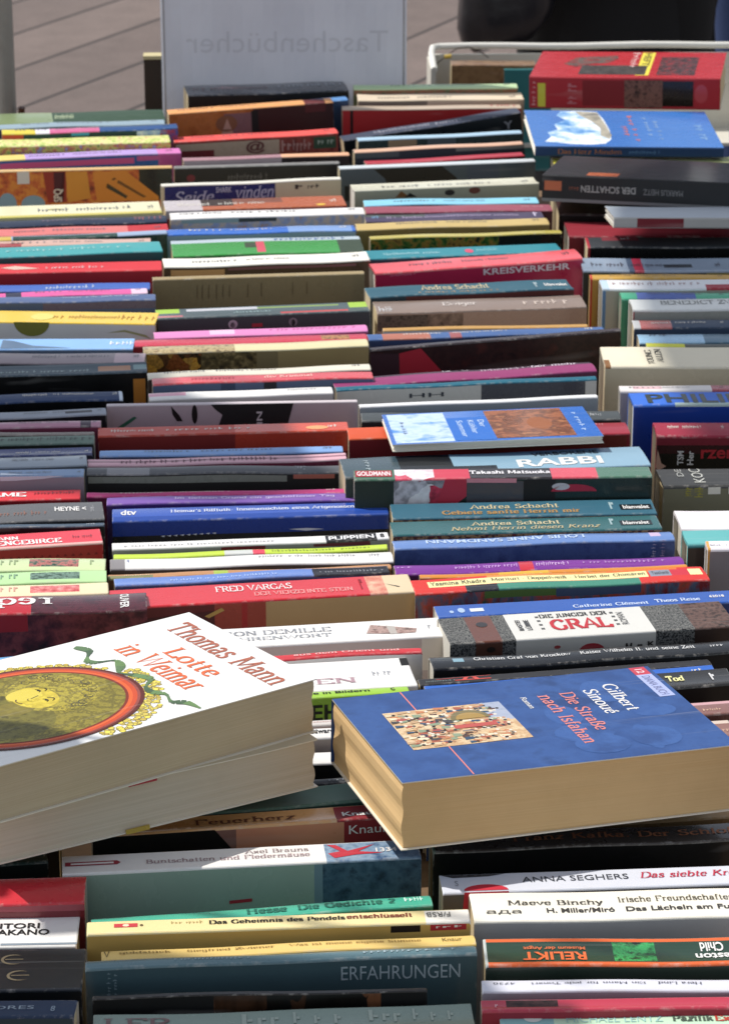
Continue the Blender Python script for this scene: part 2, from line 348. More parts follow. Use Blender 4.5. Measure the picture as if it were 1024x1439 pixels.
    for t in TX:
        face, s, a0, a1, b0, b1, c, font, rot = t
        if face == 'S': v, f = put_text(s, font, rot, a0, a1, b0, b1, pS)
        else: v, f = put_text(s, font, rot, a0, a1, b1, b0, pF)
        cols.setdefault(('lettering', c), ([], []))
        W = cols[('lettering', c)]; n = len(W[0]); W[0].extend(v); W[1].extend(tuple(n+i for i in q) for q in f)
    for p in PO:
        face, pts, c = p; pl = pS if face == 'S' else pF
        W = cols.setdefault(('cover_picture', c), ([], [])); n = len(W[0])
        W[0].extend(pl(a, b, .00012) for a, b in pts); W[1].append(tuple(range(n, n+len(pts))))
    for nm in ('cover_picture', 'lettering'):
        V, Fc, fm, ms = [], [], [], []
        for (k, c), (v, f) in cols.items():
            if k != nm: continue
            n = len(V); V += v; Fc += [tuple(n+i for i in q) for q in f]; fm += [len(ms)]*len(f); ms.append(mat(c))
        if V: link(nm, V, Fc, ms, root, fm)

COLNAME = {'A': 'leftmost', 'B': 'second', 'C': 'third', 'D': 'rightmost'}
chain = {}
def book(col, xl, yl, xr, yr, t, spine, cover, desc, short, S=(), F=(), TX=(), PO=(), pages='cream', hard=False, ext=None, zf=None, back=None, zset=None):
    """one standing book; (xl,yl)-(xr,yr) = front edge of its spine in the photograph, t = spine depth in pixels"""
    st = chain.setdefault(col, {'prev': None, 'short': None})
    sl_ = (yr-yl)/(xr-xl)
    w = .187*scl((yl+yr)/2)
    X0, X1, Y0, Y1 = xl, xr, yl, yr
    if ext == 'L': X0 = xr-w*1.02; Y0 = yr-sl_*(xr-X0)
    if ext == 'R': X1 = xl+w*1.02; Y1 = yl+sl_*(X1-xl)
    fx = lambda x: min(max((x-X0)/(X1-X0), 0), 1)
    ym = (Y0+Y1)/2
    zlo = (zf or .112) + rnd.uniform(0, .006)
    def geo(z):
        MAXY = math.radians(8)
        dz = 0.0
        def yaw(dz):
            a = unp(X0, Y0, z-dz/2); b = unp(X1, Y1, z+dz/2); return math.atan2(b.y-a.y, b.x-a.x)
        if abs(yaw(0)) > MAXY:
            s = 1 if yaw(0) > 0 else -1; lo, hi = 0, .06
            for _ in range(24):
                m = (lo+hi)/2
                if abs(yaw(s*m)) > MAXY and yaw(s*m)*s > 0: lo = m
                else: hi = m
            dz = s*hi
        a = unp(X0, Y0, z-dz/2); b = unp(X1, Y1, z+dz/2)
        q = unp((X0+X1)/2, ym-t, z); d = (b-a).normalized(); nrm = Vector((-d.y, d.x, 0)).normalized()
        T = max((q-a).dot(nrm), .003)
        return a, b, d, nrm, T
    z = zlo if zset is None else zset
    pv = st['prev']
    if pv and zset is None:
        while z < .150:
            a, b, d, nrm, T = geo(z)
            x0 = max(min(a.x, b.x), pv[0].x); x1 = min(b.x, pv[1].x)
            if x1 <= x0: break
            g = []
            for x in (x0, x1):
                yb = (a+nrm*T).y + (b.y-a.y)/(b.x-a.x)*(x-(a+nrm*T).x)
                yp = pv[0].y + (pv[1].y-pv[0].y)/(pv[1].x-pv[0].x)*(x-pv[0].x)
                g.append(yp-yb)
            if min(g) > .0006: break
            z += .0008
        T -= max(0, .0006-min(g)) if x1 > x0 else 0; T = max(T, .003)
        a, b, d, nrm, _ = geo(z)
    else: a, b, d, nrm, T = geo(z)
    st['prev'] = (a.copy(), b.copy())
    L = (b-a).length; zz = d.cross(nrm); Hh = min(a.z, b.z)*.985
    M = Matrix((d, nrm, zz)).transposed().to_4x4(); M.translation = a - zz*Hh
    root = empty('book', M)
    lab = '%s, %s column' % (desc, COLNAME[col])
    if st['short']: lab += ', in front of %s' % st['short']
    tag(root, lab, 'book', 'books standing spine up in the rows')
    st['short'] = short
    pm = scl(ym)*.95
    cs = [(fx(s[0]), fx(s[1]))+tuple(s[2:]) for s in S]
    cf = [(fx(s[0]), fx(s[1]), s[2]/pm, s[3]/pm, s[4]) for s in F]
    if not any(q[0] == 'S' for q in TX) and 6 <= t < 20 and not any(f[4][1:2] == ':' for f in S) and spine[1:2] != ':':
        c = lin(spine); lum = .3*c[0]+.6*c[1]+.1*c[2]; tc_ = 'd9d4c8' if lum < .28 else '4a4650'
        vx = lambda q: (min(X1, 1024) if ext else X1)*q + (max(X0, 0) if ext else X0)*(1-q)
        q = rnd.uniform(.05, .25); w_ = rnd.uniform(.14, .24); TX = list(TX) + [('S', '~%d' % rnd.randint(9, 16), vx(q), vx(q+w_), .34, .68, tc_, 'n', 0)]
        q += w_+.05; TX.append(('S', '~%d' % rnd.randint(14, 26), vx(q), vx(min(.85, q+rnd.uniform(.2, .34))), .36, .66, tc_, 'n', 0)); TX.append(('S', '~3', vx(.92), vx(.955), .3, .7, tc_, 'n', 0))
    ct = [(q[0], q[1], fx(q[2]), fx(q[3])) + ((q[4], q[5]) if q[0] == 'S' else (q[4]/pm, q[5]/pm)) + tuple(q[6:]) for q in TX]
    cp = [(q[0], [(fx(x), v if q[0] == 'S' else v/pm) for x, v in q[1]], q[2]) for q in PO]
    book_parts(root, L, T, Hh, spine, cover, pages, cs, cf, ct, cp, hard, back)
    return root
def ell(x0, x1, v0, v1, n=20, a0=0, a1=360):
    return [((x0+x1)/2+(x1-x0)/2*math.cos(math.radians(a0+(a1-a0)*k/n)), (v0+v1)/2+(v1-v0)/2*math.sin(math.radians(a0+(a1-a0)*k/n))) for k in range(n if a1-a0 >= 360 else n+1)]
W = 'e9e7e3'; K = '0c0c0d'
# ---- leftmost column, back to front
b = lambda *a, **k: book('A', *a, ext='L', **k)
b(0,175,233,168,15, '2c4a34','1c2f24', 'dark green book with pale olive end','dark green book', S=[(-60,75,0,1,'7d9158')], F=[(-60,75,0,9,'7d9158')], TX=[('S','~12',78,105,.2,.7,'b9c7a0','n',0)], zset=.128)
b(0,181,232,174,6, '8fa6b4','173a63', 'thin blue book with grey spine','thin blue book')
b(0,188,250,180,6, 'e3cf2e','0d3b40', 'yellow white and pink striped spine','yellow pink stripe', S=[(50,75,0,1,'e9e4ef'),(70,140,0,1,'dd5f93'),(140,250,0,1,'23508a')], F=[(-60,33,0,9,'cf4a22'),(100,125,1,6,'2f9cc0'),(192,225,0,20,'a:3f86cf,e8eef4:30'),(225,250,0,40,'a:c0342f,3568b8:60')])
b(0,206,240,199,10, 'a:5f9a2e,cfd96a,e8e3a0,c46a3a:60','a:4c8a2a,d8d458,c9653a,7fb0c4:50', 'flowery green and yellow spine','flowery spine')
b(0,226,255,214,7, 'b79ad8','2573b8', 'lavender blue and pink striped book','lavender stripe', S=[(-60,36,0,1,'e7d06a'),(222,256,0,1,'dd7ac0')], F=[(0,188,5,12,'d9659f'),(192,222,3,9,'cf6aa6'),(222,256,0,40,'cf62a4')])
b(0,241,242,235,3, 'd8b070','a:7a1f14,c8531c,e08a1e,d86f18:24', 'orange and brown illustrated cover','orange brown cover', F=[(195,243,0,45,'1d2426')], PO=[('F',[(60,2),(92,2),(92,45),(66,45)],'9e2f1f'),('F',[(24,1),(41,1),(41,18),(24,18)],'dcd8d0'),('F',[(92,3),(122,3),(126,40),(94,45)],'e0941f'),('F',[(75,3),(91,3),(88,45),(75,45)],'4f1524'),('F',[(130,4),(176,3),(222,40),(222,45),(135,45)],'e08a1c'),('F',[(150,20),(178,38),(176,42),(148,26)],'3c3526'),('F',[(160,12),(205,40),(200,41),(156,15)],'7a4a18'),('F',ell(-4,22,30,62),'7fa3b8'),('F',ell(28,62,34,60),'7fa3b8')], TX=[('F','SPQ',74,88,26,44,'e6dccb','nB',90)])
b(0,306,228,298,16, 'e9e2b4','e3d9a0', 'cream spine with faint mark','cream spine', S=[(-60,230,0,.12,'c9bd5a')], PO=[('S',ell(66,90,.5,.62),'a8a05a'),('S',[(180,.45),(186,.45),(183,.8)],'4a4632')])
b(0,319,235,311,9, '1f2c45','141c30', 'navy spine with red letters','navy spine', TX=[('S','~9',190,228,.2,.85,'a8402c','n',0),('S','~16',60,150,.3,.6,'6d5a68','n',0)])
b(0,331,237,324,10, 'd9706c','a8242c', 'pinkish red spine','pinkish red spine', S=[(180,240,0,1,'c01f2c')])
b(0,337,235,328,5, '9db2cf','2c4a44', 'thin pale blue spine','thin blue spine', S=[(-60,16,0,1,'d8b84a'),(18,165,0,.6,'2b4b42')])
b(0,346,212,342,8, 'd7a894','6b4540', 'pale salmon spine','salmon spine', S=[(-60,30,0,.5,'a83c3a')])
b(0,362,229,352,14, '38a3a6','1d5a5c', 'teal spine with pale print','teal spine', TX=[('S','~26',10,185,.35,.62,'8fc4c2','n',0)])
b(0,384,228,379,13, 'd42531','b8182a', 'bright red spine with white print','bright red spine', TX=[('S','~18',64,145,.3,.6,'e3b6b4','n',0)], PO=[('S',[(0,.55),(20,.75),(55,.4),(20,.3)],'e8c3ae')])
b(0,409,211,405,9, '3a63b8','1c2a55', 'royal blue spine with silver print','royal blue spine', TX=[('S','~14',64,132,.25,.8,'b9c6da','n',0)])
b(0,419,208,411,7, 'e35aa0','2b2f48', 'hot pink spine','hot pink spine', S=[(8,30,0,1,'30334a'),(185,208,0,1,'e9c6dc')])
b(0,426,219,421,8, '566a94','55647c', 'slate blue spine with small print','slate blue spine', F=[(60,219,0,12,'6f5e68')], TX=[('S','~34',88,195,.3,.62,'a9b3c8','n',0)])
b(0,452,218,455,16, 'f0c81c','d9d6cf', 'yellow spine over a white cover','yellow book', TX=[('S','~24',72,165,.3,.7,'b5821c','n',0),('S','~9',168,214,.25,.75,'b5821c','n',0)], PO=[('S',ell(40,72,.15,.8),'d9cf6a'),('F',ell(20,70,-20,20,20,0,180),'7d7a1c'),('F',[(150,14),(175,9),(205,16),(212,22),(204,19),(175,12)],'a3a06a')])
b(0,491,187,490,15, '86b4e6','6f7f96', 'sky blue spine with darker wave','sky blue spine', PO=[('S',[(0,.9),(15,.8),(45,.3),(100,.05),(0,.02)],'54708f')], TX=[('S','~5',153,186,.35,.7,'e2e8f0','n',0)])
b(0,511,203,510,14, '9d8f94','4c4a50', 'mauve grey spine with pink end','mauve grey spine', S=[(160,204,0,1,'c6adb4')])
b(0,528,207,522,14, '4e5e68','0d0d0e', 'slate spine with orange block','slate spine', S=[(138,184,.2,.75,'a8714a'),(188,207,.3,.8,'6f8f92')], F=[(187,204,10,45,'cf8420')], TX=[('S','~22',0,125,.2,.5,'7c9494','n',0)], pages='old')
b(0,566,173,560,12, '1b3763','0b0c10', 'dark navy spine with white corner','dark navy spine', S=[(168,174,0,1,'c9d6e4')])
b(0,588,150,582,9, '98a0ac','1a1c20', 'narrow grey spine','narrow grey spine', S=[(92,130,.2,.6,'3a3c44')])
b(0,601,142,598,8, 'b47a92','7e2f4c', 'mauve pink spine','mauve spine', S=[(113,128,0,1,'4a3a48')])
b(0,611,132,610,4, '8a8078','2a2622', 'thin taupe spine','thin taupe spine')
b(0,624,132,622,11, '667d72','20251f', 'sage grey spine with dark print','sage spine', TX=[('S','~26',0,128,.2,.75,'2c3c38','n',0)])
b(0,641,130,637,10, '3a4478','1e2136', 'indigo spine','indigo spine')
b(0,657,123,652,14, '9aa6b2','5c646c', 'silver grey spine','silver spine')
b(0,670,118,668,10, '7f9bc0','a3929e', 'steel blue spine over mauve cover','steel blue spine', PO=[('S',[(0,.1),(0,.5),(30,.2),(60,.1)],'dfe8f5'),('F',[(0,0),(92,0),(60,4),(20,6),(0,6)],'dfe4f0')])
b(0,703,113,700,13, 'd8222f','a11420', 'red spine with white capitals','red capital spine', TX=[('S','DAME',-32,37,.15,.6,W,'sb',0),('S','~12',48,104,.3,.6,'7a1018','n',0)])
b(0,735,147,728,25, '5f6062','2c2d30', 'charcoal spine with white publisher name','charcoal spine', TX=[('S','HEYNE <',78,123,.42,.68,W,'nB',0),('S','~18',-20,66,.25,.5,'8a5f50','n',0),('S','~3',129,134,.3,.75,'a0a0a0','n',0)])
b(0,742,147,737,4, '46586a','10151c', 'thin blue black spine','blue black spine', TX=[('S','~4',122,134,.2,.8,'b0b6c0','n',0)])
b(0,771,145,762,20, 'e23b4b','b51c28', 'coral red spine with white title','coral red spine', TX=[('S','ENGEBIRGE',-4,88,.1,.45,W,'sb',0),('S','ANN',-4,27,.5,.78,W,'sb',0),('S','~10',104,132,.35,.6,'8a1a28','n',0)], S=[(-60,146,0,.06,'e8b0a8')], PO=[('F',[(x,17),(x+6,17),(x+3,13)],'8a1420') for x in range(0,144,11)])
PIC = 'a:1e2a20,4a6a58,c7706a,203028:70'
b(0,803,148,800,17, 'cfe0a6','c4d69a', 'pale yellow green spine with picture','yellow green spine', S=[(40,110,.15,.85,PIC)], TX=[('S','~6',-8,24,.3,.75,'8ea06a','n',0),('S','~1',126,131,.3,.7,'8ea06a','n',0)])
b(0,821,150,816,16, 'b4dd9a','a9d08c', 'mint green spine with dark picture','mint spine', S=[(42,112,.15,.85,'a:142a20,3f5a4c,7a9a88,182420:70')], TX=[('S','~6',-8,24,.3,.75,'7aa07a','n',0)])
b(0,839,153,833,16, 'ead9b0','d9c596', 'cream spine with red picture','cream picture spine', S=[(42,112,.15,.85,'a:c03a3a,e0706a,e8a8a0:70')], TX=[('S','~6',-8,24,.3,.75,'d09a8a','n',0)])
b(0,864,207,857,25, 'a:2c0c14,561a26,3a1018:30','a:1a0a10,4a1a24,7a3438,241016:16:1', 'dark maroon spine with big white letters','maroon book', S=[(-60,43,0,1,'c01a2a')], F=[(-60,38,0,26,'96121e')], TX=[('S','reqo',-38,73,.2,.8,W,'s','m'),('S','OLIVER',169,182,.08,.92,W,'nB',-90)])
b(0,938,75,929,15, '5aa6dc','3f8cc4', 'light blue spine under the portrait book','light blue spine')
b(0,1120,80,1120,16, '5a4a3a','2c241c', 'brown spine beneath the portrait books','brown hidden spine')
b(0,1215,68,1209,16, '1e3a34','0e1c1a', 'blackish green spine','blackish green spine')
b(0,1271,119,1268,37, 'd02434','7c1c28', 'thick scarlet spine','thick scarlet spine', F=[(-60,119,2,12,'a84a54')], pages='old')
b(0,1331,108,1329,47, W,'4a5058', 'thick white spine with black capitals','thick white spine', TX=[('S','HITORI',-22,52,.53,.7,K,'nB',0),('S','NAKANO',-22,67,.32,.5,K,'nB',0)], PO=[('S',[(0,.0),(109,.0),(109,.06),(0,.06)],'8794a0')], pages='tan', zset=.108)  # grey front strip puts shade into the spine colour
b(0,1392,115,1390,58, '23272e','121417', 'thick black spine with gold letters','thick black spine', PO=[('S',ell(-6+k*12,28+k*12,.62-.42*k,.88-.42*k,16,60,300)+ell(-2+k*12,32+k*12,.64-.42*k,.86-.42*k,16,300,60),'b8a27a') for k in (0,1)] + [('S',[(0+k*12,.745-.42*k),(26+k*12,.745-.42*k),(26+k*12,.765-.42*k),(0+k*12,.765-.42*k)],'b8a27a') for k in (0,1)], zset=.112)
b(0,1428,104,1430,24, '1e3350','173a48', 'navy spine lettered in grey','navy grey spine', TX=[('S','NDRES',-30,45,.35,.6,'8fa0b0','n',0),('S','8',69,75,.2,.55,'8fa0b0','n',0)])

# ---- second column
b = lambda *a, **k: book('B', *a, **k)
b(264,134,490,127,14, '2a2f38','0a0a0c', 'black book with speckled grey title','speckled black book', TX=[('S','~24',275,380,.35,.7,'6a4048','n',0),('S','~18',395,485,.35,.8,'9aa0a8','n',0)], zset=.130)
b(380,149,489,140,5, '5a92cf','24466e', 'short sky blue spine','short blue spine', zf=.125)
b(237,160,468,143,6, 'f0a860','a:a85a24,c87838,b86a30:20', 'orange book with dark right half','orange book', S=[(428,457,0,1,'6a2428')], F=[(355,470,0,45,'3c1a1c'),(428,457,0,12,'5c2024'),(314,354,6,42,'8a6468'),(352,362,4,36,'141012')], PO=[('F',ell(302,332,8,30),'8f5a3c'),('F',[(304,44),(318,12),(330,44)],'c79a88')], hard=False)
b(245,199,475,187,7, 'ef5048','a:7c2a24,9a4438,6a2420:30', 'coral strip over a patterned maroon cover','coral strip book', F=[(247,392,4,24,'c2ab92'),(440,472,4,20,'35503a'),(247,300,14,30,'7c3034')], TX=[('F','@',345,372,5,22,'6e3836','nB',0),('F','~6',446,468,8,14,'b9c7b4','n',0),('F','~7',395,436,6,22,'c79a90','n',0)])
b(258,226,491,217,4, 'f0b48a','3a2c2c', 'thin peach spine','thin peach spine', S=[(258,395,0,1,'b58890')], F=[(258,395,0,8,'c9b4b4')])
b(245,236,477,229,3, '8a8884','2b2623', 'charcoal cover behind a grey edge','charcoal cover', TX=[('F','~14',320,375,10,20,'6e6864','n',0)], PO=[('F',ell(262,274,10,20),'7a2a30')])
b(227,261,479,251,3, 'e9e6d8','d9d4ae', 'blue and cream cover with white script','blue cream cover', F=[(231,386,2,44,'23407c')], TX=[('F','Seide',244,300,9,26,'b9c6e0','si',0),('F','SHARK',303,325,5,13,'c4cfe4','nB',0),('F','vinden',330,384,5,22,'b9c6e0','si',0),('F','~2',414,424,6,12,'33322c','nB',0),('F','~3',432,448,6,12,'33322c','nB',0)])
b(233,296,487,288,14, 'c2602a','a8202a', 'rust orange spine with white end','rust orange spine', S=[(233,285,0,1,'cfc6c8'),(285,330,.3,1,'3a2a26'),(330,400,.5,1,'8a4a2c')], F=[(233,285,0,12,'c9bec0')], PO=[('S',ell(445,458,.02,.2),'e8c030')])
b(240,308,513,300,9, 'e6e4e0','a:9aa8b4,c9b49a,8aa0c4,b98a5a:30', 'white edged book with muted picture cover','white edged book', F=[(255,335,2,7,'8aa3a0'),(335,388,1,7,'3c4440')])
b(230,331,500,323,8, '2f6fd0','a9b8cf', 'bright blue spine with pale right end','bright blue spine', S=[(405,495,0,1,'7fa4dc')])
b(243,360,512,353,22, '2f9c36','2a8a30', 'grass green spine with small red mark','green spine', S=[(243,512,.72,1,'b4c2cc'),(478,512,0,.72,'3a4a38'),(346,362,.3,.65,'3c4a34'),(362,374,.05,.7,'e04a5c')], TX=[('S','~14',390,490,.76,.95,'3c6aa8','n',0)])
b(231,375,520,365,12, 'efece0','5a4632', 'clean white spine','clean white spine', F=[(240,315,5,14,'dba862'),(320,500,4,8,'8a5a5a')])
b(215,393,512,384,4, 'a8946a','9a875f', 'brown kraft paper cover','kraft paper book', PO=[('F',[(x,8+(x%7)),(x+1.6,8),(x+1,26+(x%5)*2),(x-.4,27)],'7a6846') for x in (276,283,292,303,312,321,347,366,410,430)], back='9a875f')
b(222,448,520,436,13, '4c5c5e','414446', 'slate spine with lime ends','slate lime spine', S=[(220,255,.62,1,'a3c83a'),(494,522,.5,1,'a3c83a'),(222,258,.1,.35,'d06a72'),(265,365,.75,.95,'c9c9cf'),(365,480,.78,.9,'86a058'),(395,490,.05,.3,'c24448')], PO=[('F',ell(320,333,6,18),'b9a9b0'),('F',ell(323,330,9,17),'1c1c1e'),('F',ell(405,417,6,18),'8a8084'),('F',ell(408,414,8,18),'101010'),('F',[(353,12),(368,12),(368,17),(353,17)],'b02a38')], TX=[('S','~12',330,382,.3,.55,'8fa8a8','n',0)], pages='white')
b(217,475,517,465,9, 'e489c4','b8507f', 'orchid pink spine','orchid pink spine', S=[(295,330,.1,.9,'efc4e0')], TX=[('S','~20',380,500,.3,.7,'d06aa8','n',0)])
b(187,487,517,477,9, 'd0324a','9a2034', 'rose red spine with tiny picture','rose red spine', S=[(452,492,.1,.9,'a:5a2a1c,c98a4a,3a2418:80')])
b(202,496,518,486,10, 'e4d8a6','a8935c', 'cream spine over a golden illustrated cover','golden cover book', S=[(202,330,0,1,'a:8a7050,c9b480,5c4a3a:60')], F=[(202,282,2,40,'v:3a2a14,d89a24,8a4a18,5c3a1c,b8862c:110'),(282,360,2,40,'a:2c2618,6a5a34,a8925c:60'),(360,390,2,40,'8a7a50')])
b(208,531,521,519,8, 'e9e2cc','4a3a34', 'narrow ivory spine','narrow ivory spine')
b(215,541,525,530,9, 'e05058','5a6a8a', 'salmon red spine with title','salmon red spine', TX=[('S','dtv Kriminal',372,440,.3,.75,'f0c4b8','s',0),('S','~12',270,330,.3,.7,'b03a48','n',0)], F=[(310,330,3,14,'3a4a68'),(370,388,3,14,'22242e')])
b(210,562,468,552,9, W,'b8b4b0', 'white spine with pink left end','white pink spine', S=[(210,262,.2,.8,'e8a3b8')], TX=[('S','~11',405,445,.3,.6,'8a8a8a','n',0)])
b(150,570,502,564,3, 'cfc4c8','bfa9b0', 'pinkish grey cover with black shapes','pinkish grey cover', PO=[('F',[(240,2),(252,16),(256,24),(248,24),(242,14)],'1c1a1c'),('F',ell(269,277,1,28),'1c1a1c'),('F',[(296,1),(412,1),(404,30),(306,32),(312,16),(302,8)],'1c191b'),('F',[(326,32),(357,17),(357,32)],'c8243c'),('F',ell(158,170,12,38),'c0aab0'),('F',[(160,34),(188,16),(192,18),(184,24),(166,36)],'2c6a50')], TX=[('F','IN',360,368,12,30,'cfc4c8','nB',90)])
b(138,613,490,604,12, 'c2402a','8a1c16', 'brick red spine','brick red spine', S=[(330,492,0,1,'d84a26')], F=[(330,492,0,30,'c83a1c')], PO=[('S',ell(430,462,.1,.6),'e8a068')])  # right part brighter: sunlight beyond the shadow edge put into the colour
b(140,641,482,634,8, '7ea6dc','4a5a7a', 'thin powder blue spine','powder blue spine')
b(123,654,487,645,9, 'd8a8b4','8c3a50', 'pink and white striped spine','pink striped spine', S=[(123,487,.35,.6,'8f5262')], TX=[('S','~40',170,390,.1,.75,'5c3040','n',0)])
b(122,667,487,663,10, '5a5c60','22201f', 'dark grey spine with pale strip','dark grey spine', S=[(150,210,.0,.7,'8a8a8e')], F=[(124,403,4,13,'8d9086'),(412,470,3,9,'b86a58')], TX=[('S','~4',415,430,.2,.9,'a0a0a4','n',0)])
b(122,697,488,692,6, 'c23078','6a1c44', 'magenta spine behind the purple book','magenta spine', S=[(140,300,.6,1,'8a6a62')], F=[(424,474,-3,6,'c98a8a')], back='6a4a4a')
b(150,709,533,702,10, '7a52a8','4a2f78', 'purple spine with pale title','purple spine', TX=[('S','Im tiefsten Grund ein geschliffener Tag',245,470,.25,.75,'c9b8e0','s',0)], pages='white')
b(158,733,546,722,18, '2552b4','123890', 'royal blue spine with white title','blue paperback', S=[(158,548,0,.25,'1c469e')], TX=[('S','dtv',170,192,.35,.8,W,'nB',0),('S',"Heimar's Rilftuth; Innenansichten eines Artgenossen",240,500,.38,.72,'e6eaf4','s',0),('S','0711',510,533,.4,.8,W,'nB',0)], F=[(158,548,22,40,'101114')], PO=[('F',[(225+k*9,23-k*.3),(231+k*9,22-k*.3),(230+k*9,24.5-k*.3)],'d9dce4') for k in range(9)]+[('F',[(405,18),(430,17),(455,19),(430,21)],'d9dce4')])
b(158,771,547,757,9, W,'a8a4a2', 'white spine with black and white end','white spine', S=[(458,530,0,1,'1a1a1c'),(530,547,0,1,'e4e4e6')], TX=[('S','~42',175,385,.25,.7,'9a9a9e','s',0),('S','PUPPIEN',462,526,.1,.85,'e9e9ea','nB',0),('S','8',535,541,.15,.85,K,'nB',0)], F=[(310,372,1,12,'8a2434'),(440,520,0,8,'7c3444')])
b(160,784,545,771,6, 'c3dc2c','6a7a28', 'lime green spine with red square','lime spine', S=[(315,372,0,1,'c9ccc8'),(355,372,0,1,'e0405a')], TX=[('S','~30',382,520,.25,.8,'6a7a2c','n',0)])
b(155,801,553,788,14, W,'5c5046', 'white spine with grey left end','white grey end spine', S=[(150,176,0,1,'8a8688')], TX=[('S','~34',364,500,.4,.7,'8a8a90','s',0),('S','4',178,182,.4,.75,'6a7ab0','n',0),('S','~4',520,534,.35,.65,'9a9aa0','n',0)])
b(152,812,550,799,6, 'c08a5a','8a5a38', 'brown spine with lime patch','brown spine', S=[(300,320,0,1,'a9c040'),(152,215,0,.5,'8a8a5a')], TX=[('S','~12',175,210,.2,.7,'d8c8a0','n',0)])
b(162,824,548,803,10, '6a8ad0','38508a', 'cornflower blue spine','cornflower spine', S=[(440,550,0,1,'2c2c34')], TX=[('S','~40',240,390,.3,.7,'a9c0ea','n',0),('S','~20',450,540,.3,.7,'8a8a90','n',0)])
b(157,855,584,831,26, 'd8202c','c2a068', 'red crime novel spine with white capitals','red crime novel', S=[(525,584,0,1,'e2caa0'),(520,545,.0,1,'a:cf5a48,e2b898:40')], TX=[('S','FRED VARGAS',306,414,.52,.86,W,'s',0),('S','DER VIERZEHNTE STEIN',358,498,.2,.42,'efa09a','s',0),('S','~1',510,514,.25,.85,'8a1020','nB',0)], F=[(157,300,0,60,'6a1c1c'),(300,372,0,60,'a8402c'),(338,346,0,60,'b01c1c')], PO=[('F',[(286,19),(310,8),(314,12),(292,22)],'c8a048'),('S',[(545,.5),(565,.3),(563,.26)],'3a3430'),('F',[(157,20),(300,12),(300,60),(157,60)],'50181a')])
b(215,916,628,893,27, W,'c6b4ac', 'white thriller spine with small picture','white thriller', S=[(517,592,.28,.9,W)], F=[(592,628,0,50,'ddd2c2')], TX=[('S','NELSON DEMILLE',275,470,.55,.8,'8a8c92','s',0),('S','DAS EHRENWORT',270,468,.25,.45,'9a9ca0','s',0),('S','~1',606,610,.4,.6,'9a9ca0','n',0)], PO=[('S',[(517,.3),(527,.78),(590,.45),(586,.22),(555,.2)],'a:7a5a54,b89a90,5c4a44:60'),('S',[(550,.2),(560,.2),(560,.62),(548,.7)],'b4aca4')])
b(220,939,593,915,7, 'd0303c','f0ece8', 'narrow red spine with pale title','narrow red spine', TX=[('S','aus dem Orient und',412,562,.2,.8,'f0b8b4','s',0)])
b(220,984,587,963,41, W,'e0dedb', 'broad white spine with grey initials','broad white spine', S=[(575,588,.75,1,K)], TX=[('S','FRAUEN',330,505,.22,.44,'b08c94','s',0),('S','~6',530,556,.45,.6,'a0a2a8','n',0)])
b(220,995,575,972,9, '9ccc28','8fc022', 'lime green book with black print','lime green book', TX=[('S','Leben und Arme in Bildern',330,520,.3,.8,K,'nB',0),('S','C',550,556,.2,.8,K,'nB',0),('F','GEH',410,476,10,34,'1c2410','nB',0)])
b(220,1027,560,1013,7, 'd9d2cc','c9b8b0', 'thin off white spine','off white spine', TX=[('S','~14',440,470,.2,.7,'c08a78','n',0)])
b(220,1046,560,1031,14, W,'cbb9ac', 'white spine with black author name','white author spine', TX=[('S','Edward',436,470,.25,.75,K,'nB',0)])
b(220,1080,560,1068,16, W,'18181a', 'glossy white spine half hidden','half hidden white', F=[(220,560,2,30,'141416')])
b(225,1112,560,1095,8, '2c2d30','0e0f10', 'black spine between the lying books','black spine', TX=[('S','~9',462,500,.2,.6,'8a8c90','n',0)])
b(240,1148,560,1120,26, '56786a','3c574c', 'greyish green spine','greyish green spine', pages='old')
b(130,1176,585,1145,20, 'd8a468','16120f', 'tan novel spine with red publisher block','tan novel', S=[(472,590,0,1,'8c1420')], F=[(320,482,0,40,'d08a66'),(290,330,0,40,'8a6052'),(482,590,0,50,'8c1420')], TX=[('S','Feuerherz',274,417,.3,.75,'6a3c22','s',0),('S','Knaur',482,535,.25,.62,W,'nB',0),('F','Knaur',489,545,9,22,W,'n',0)], PO=[('F',[(130,2),(300,2),(330,40),(130,40)],'12100f')])
b(88,1229,592,1204,26, W,'9db3a4', 'white novel spine with red bird picture','white novel', S=[(458,592,0,1,'a:5a7a9c,8aa4bc,3a5a80:40')], F=[(452,594,0,90,'a:2c4256,4a6a7e,38566c,22384a:34'),(440,452,0,90,'7a94a0')], TX=[('S','Axel Brauns',344,435,.62,.86,'9a8a8c','s',0),('S','Buntschatten und Fledermäuse',205,436,.3,.55,'a08a8e','s',0),('S','1334',530,560,.35,.6,W,'nB',0)], PO=[('S',[(92,.38),(165,.38),(170,.5),(165,.62),(92,.62)],'9c2c3c'),('S',[(100,.45),(160,.45),(160,.55),(100,.55)],W),('S',[(462,.95),(475,.9),(490,.5),(530,.85),(505,.45),(540,.3),(500,.25),(470,.1),(462,.4),(480,.5)],'c0283c'),('F',[(320,52),(352,50),(352,55),(320,57)],'b02434')])
b(130,1306,608,1271,15, '3fb394','2c8a70', 'turquoise poetry spine','turquoise spine', TX=[('S','Hesse',346,403,.2,.8,'1c6a58','sb',0),('S','Die Gedichte 2',418,557,.2,.8,'1c6a58','sb',0),('S','~5',570,596,.3,.8,'d0ece0','nB',0)], pages='old')
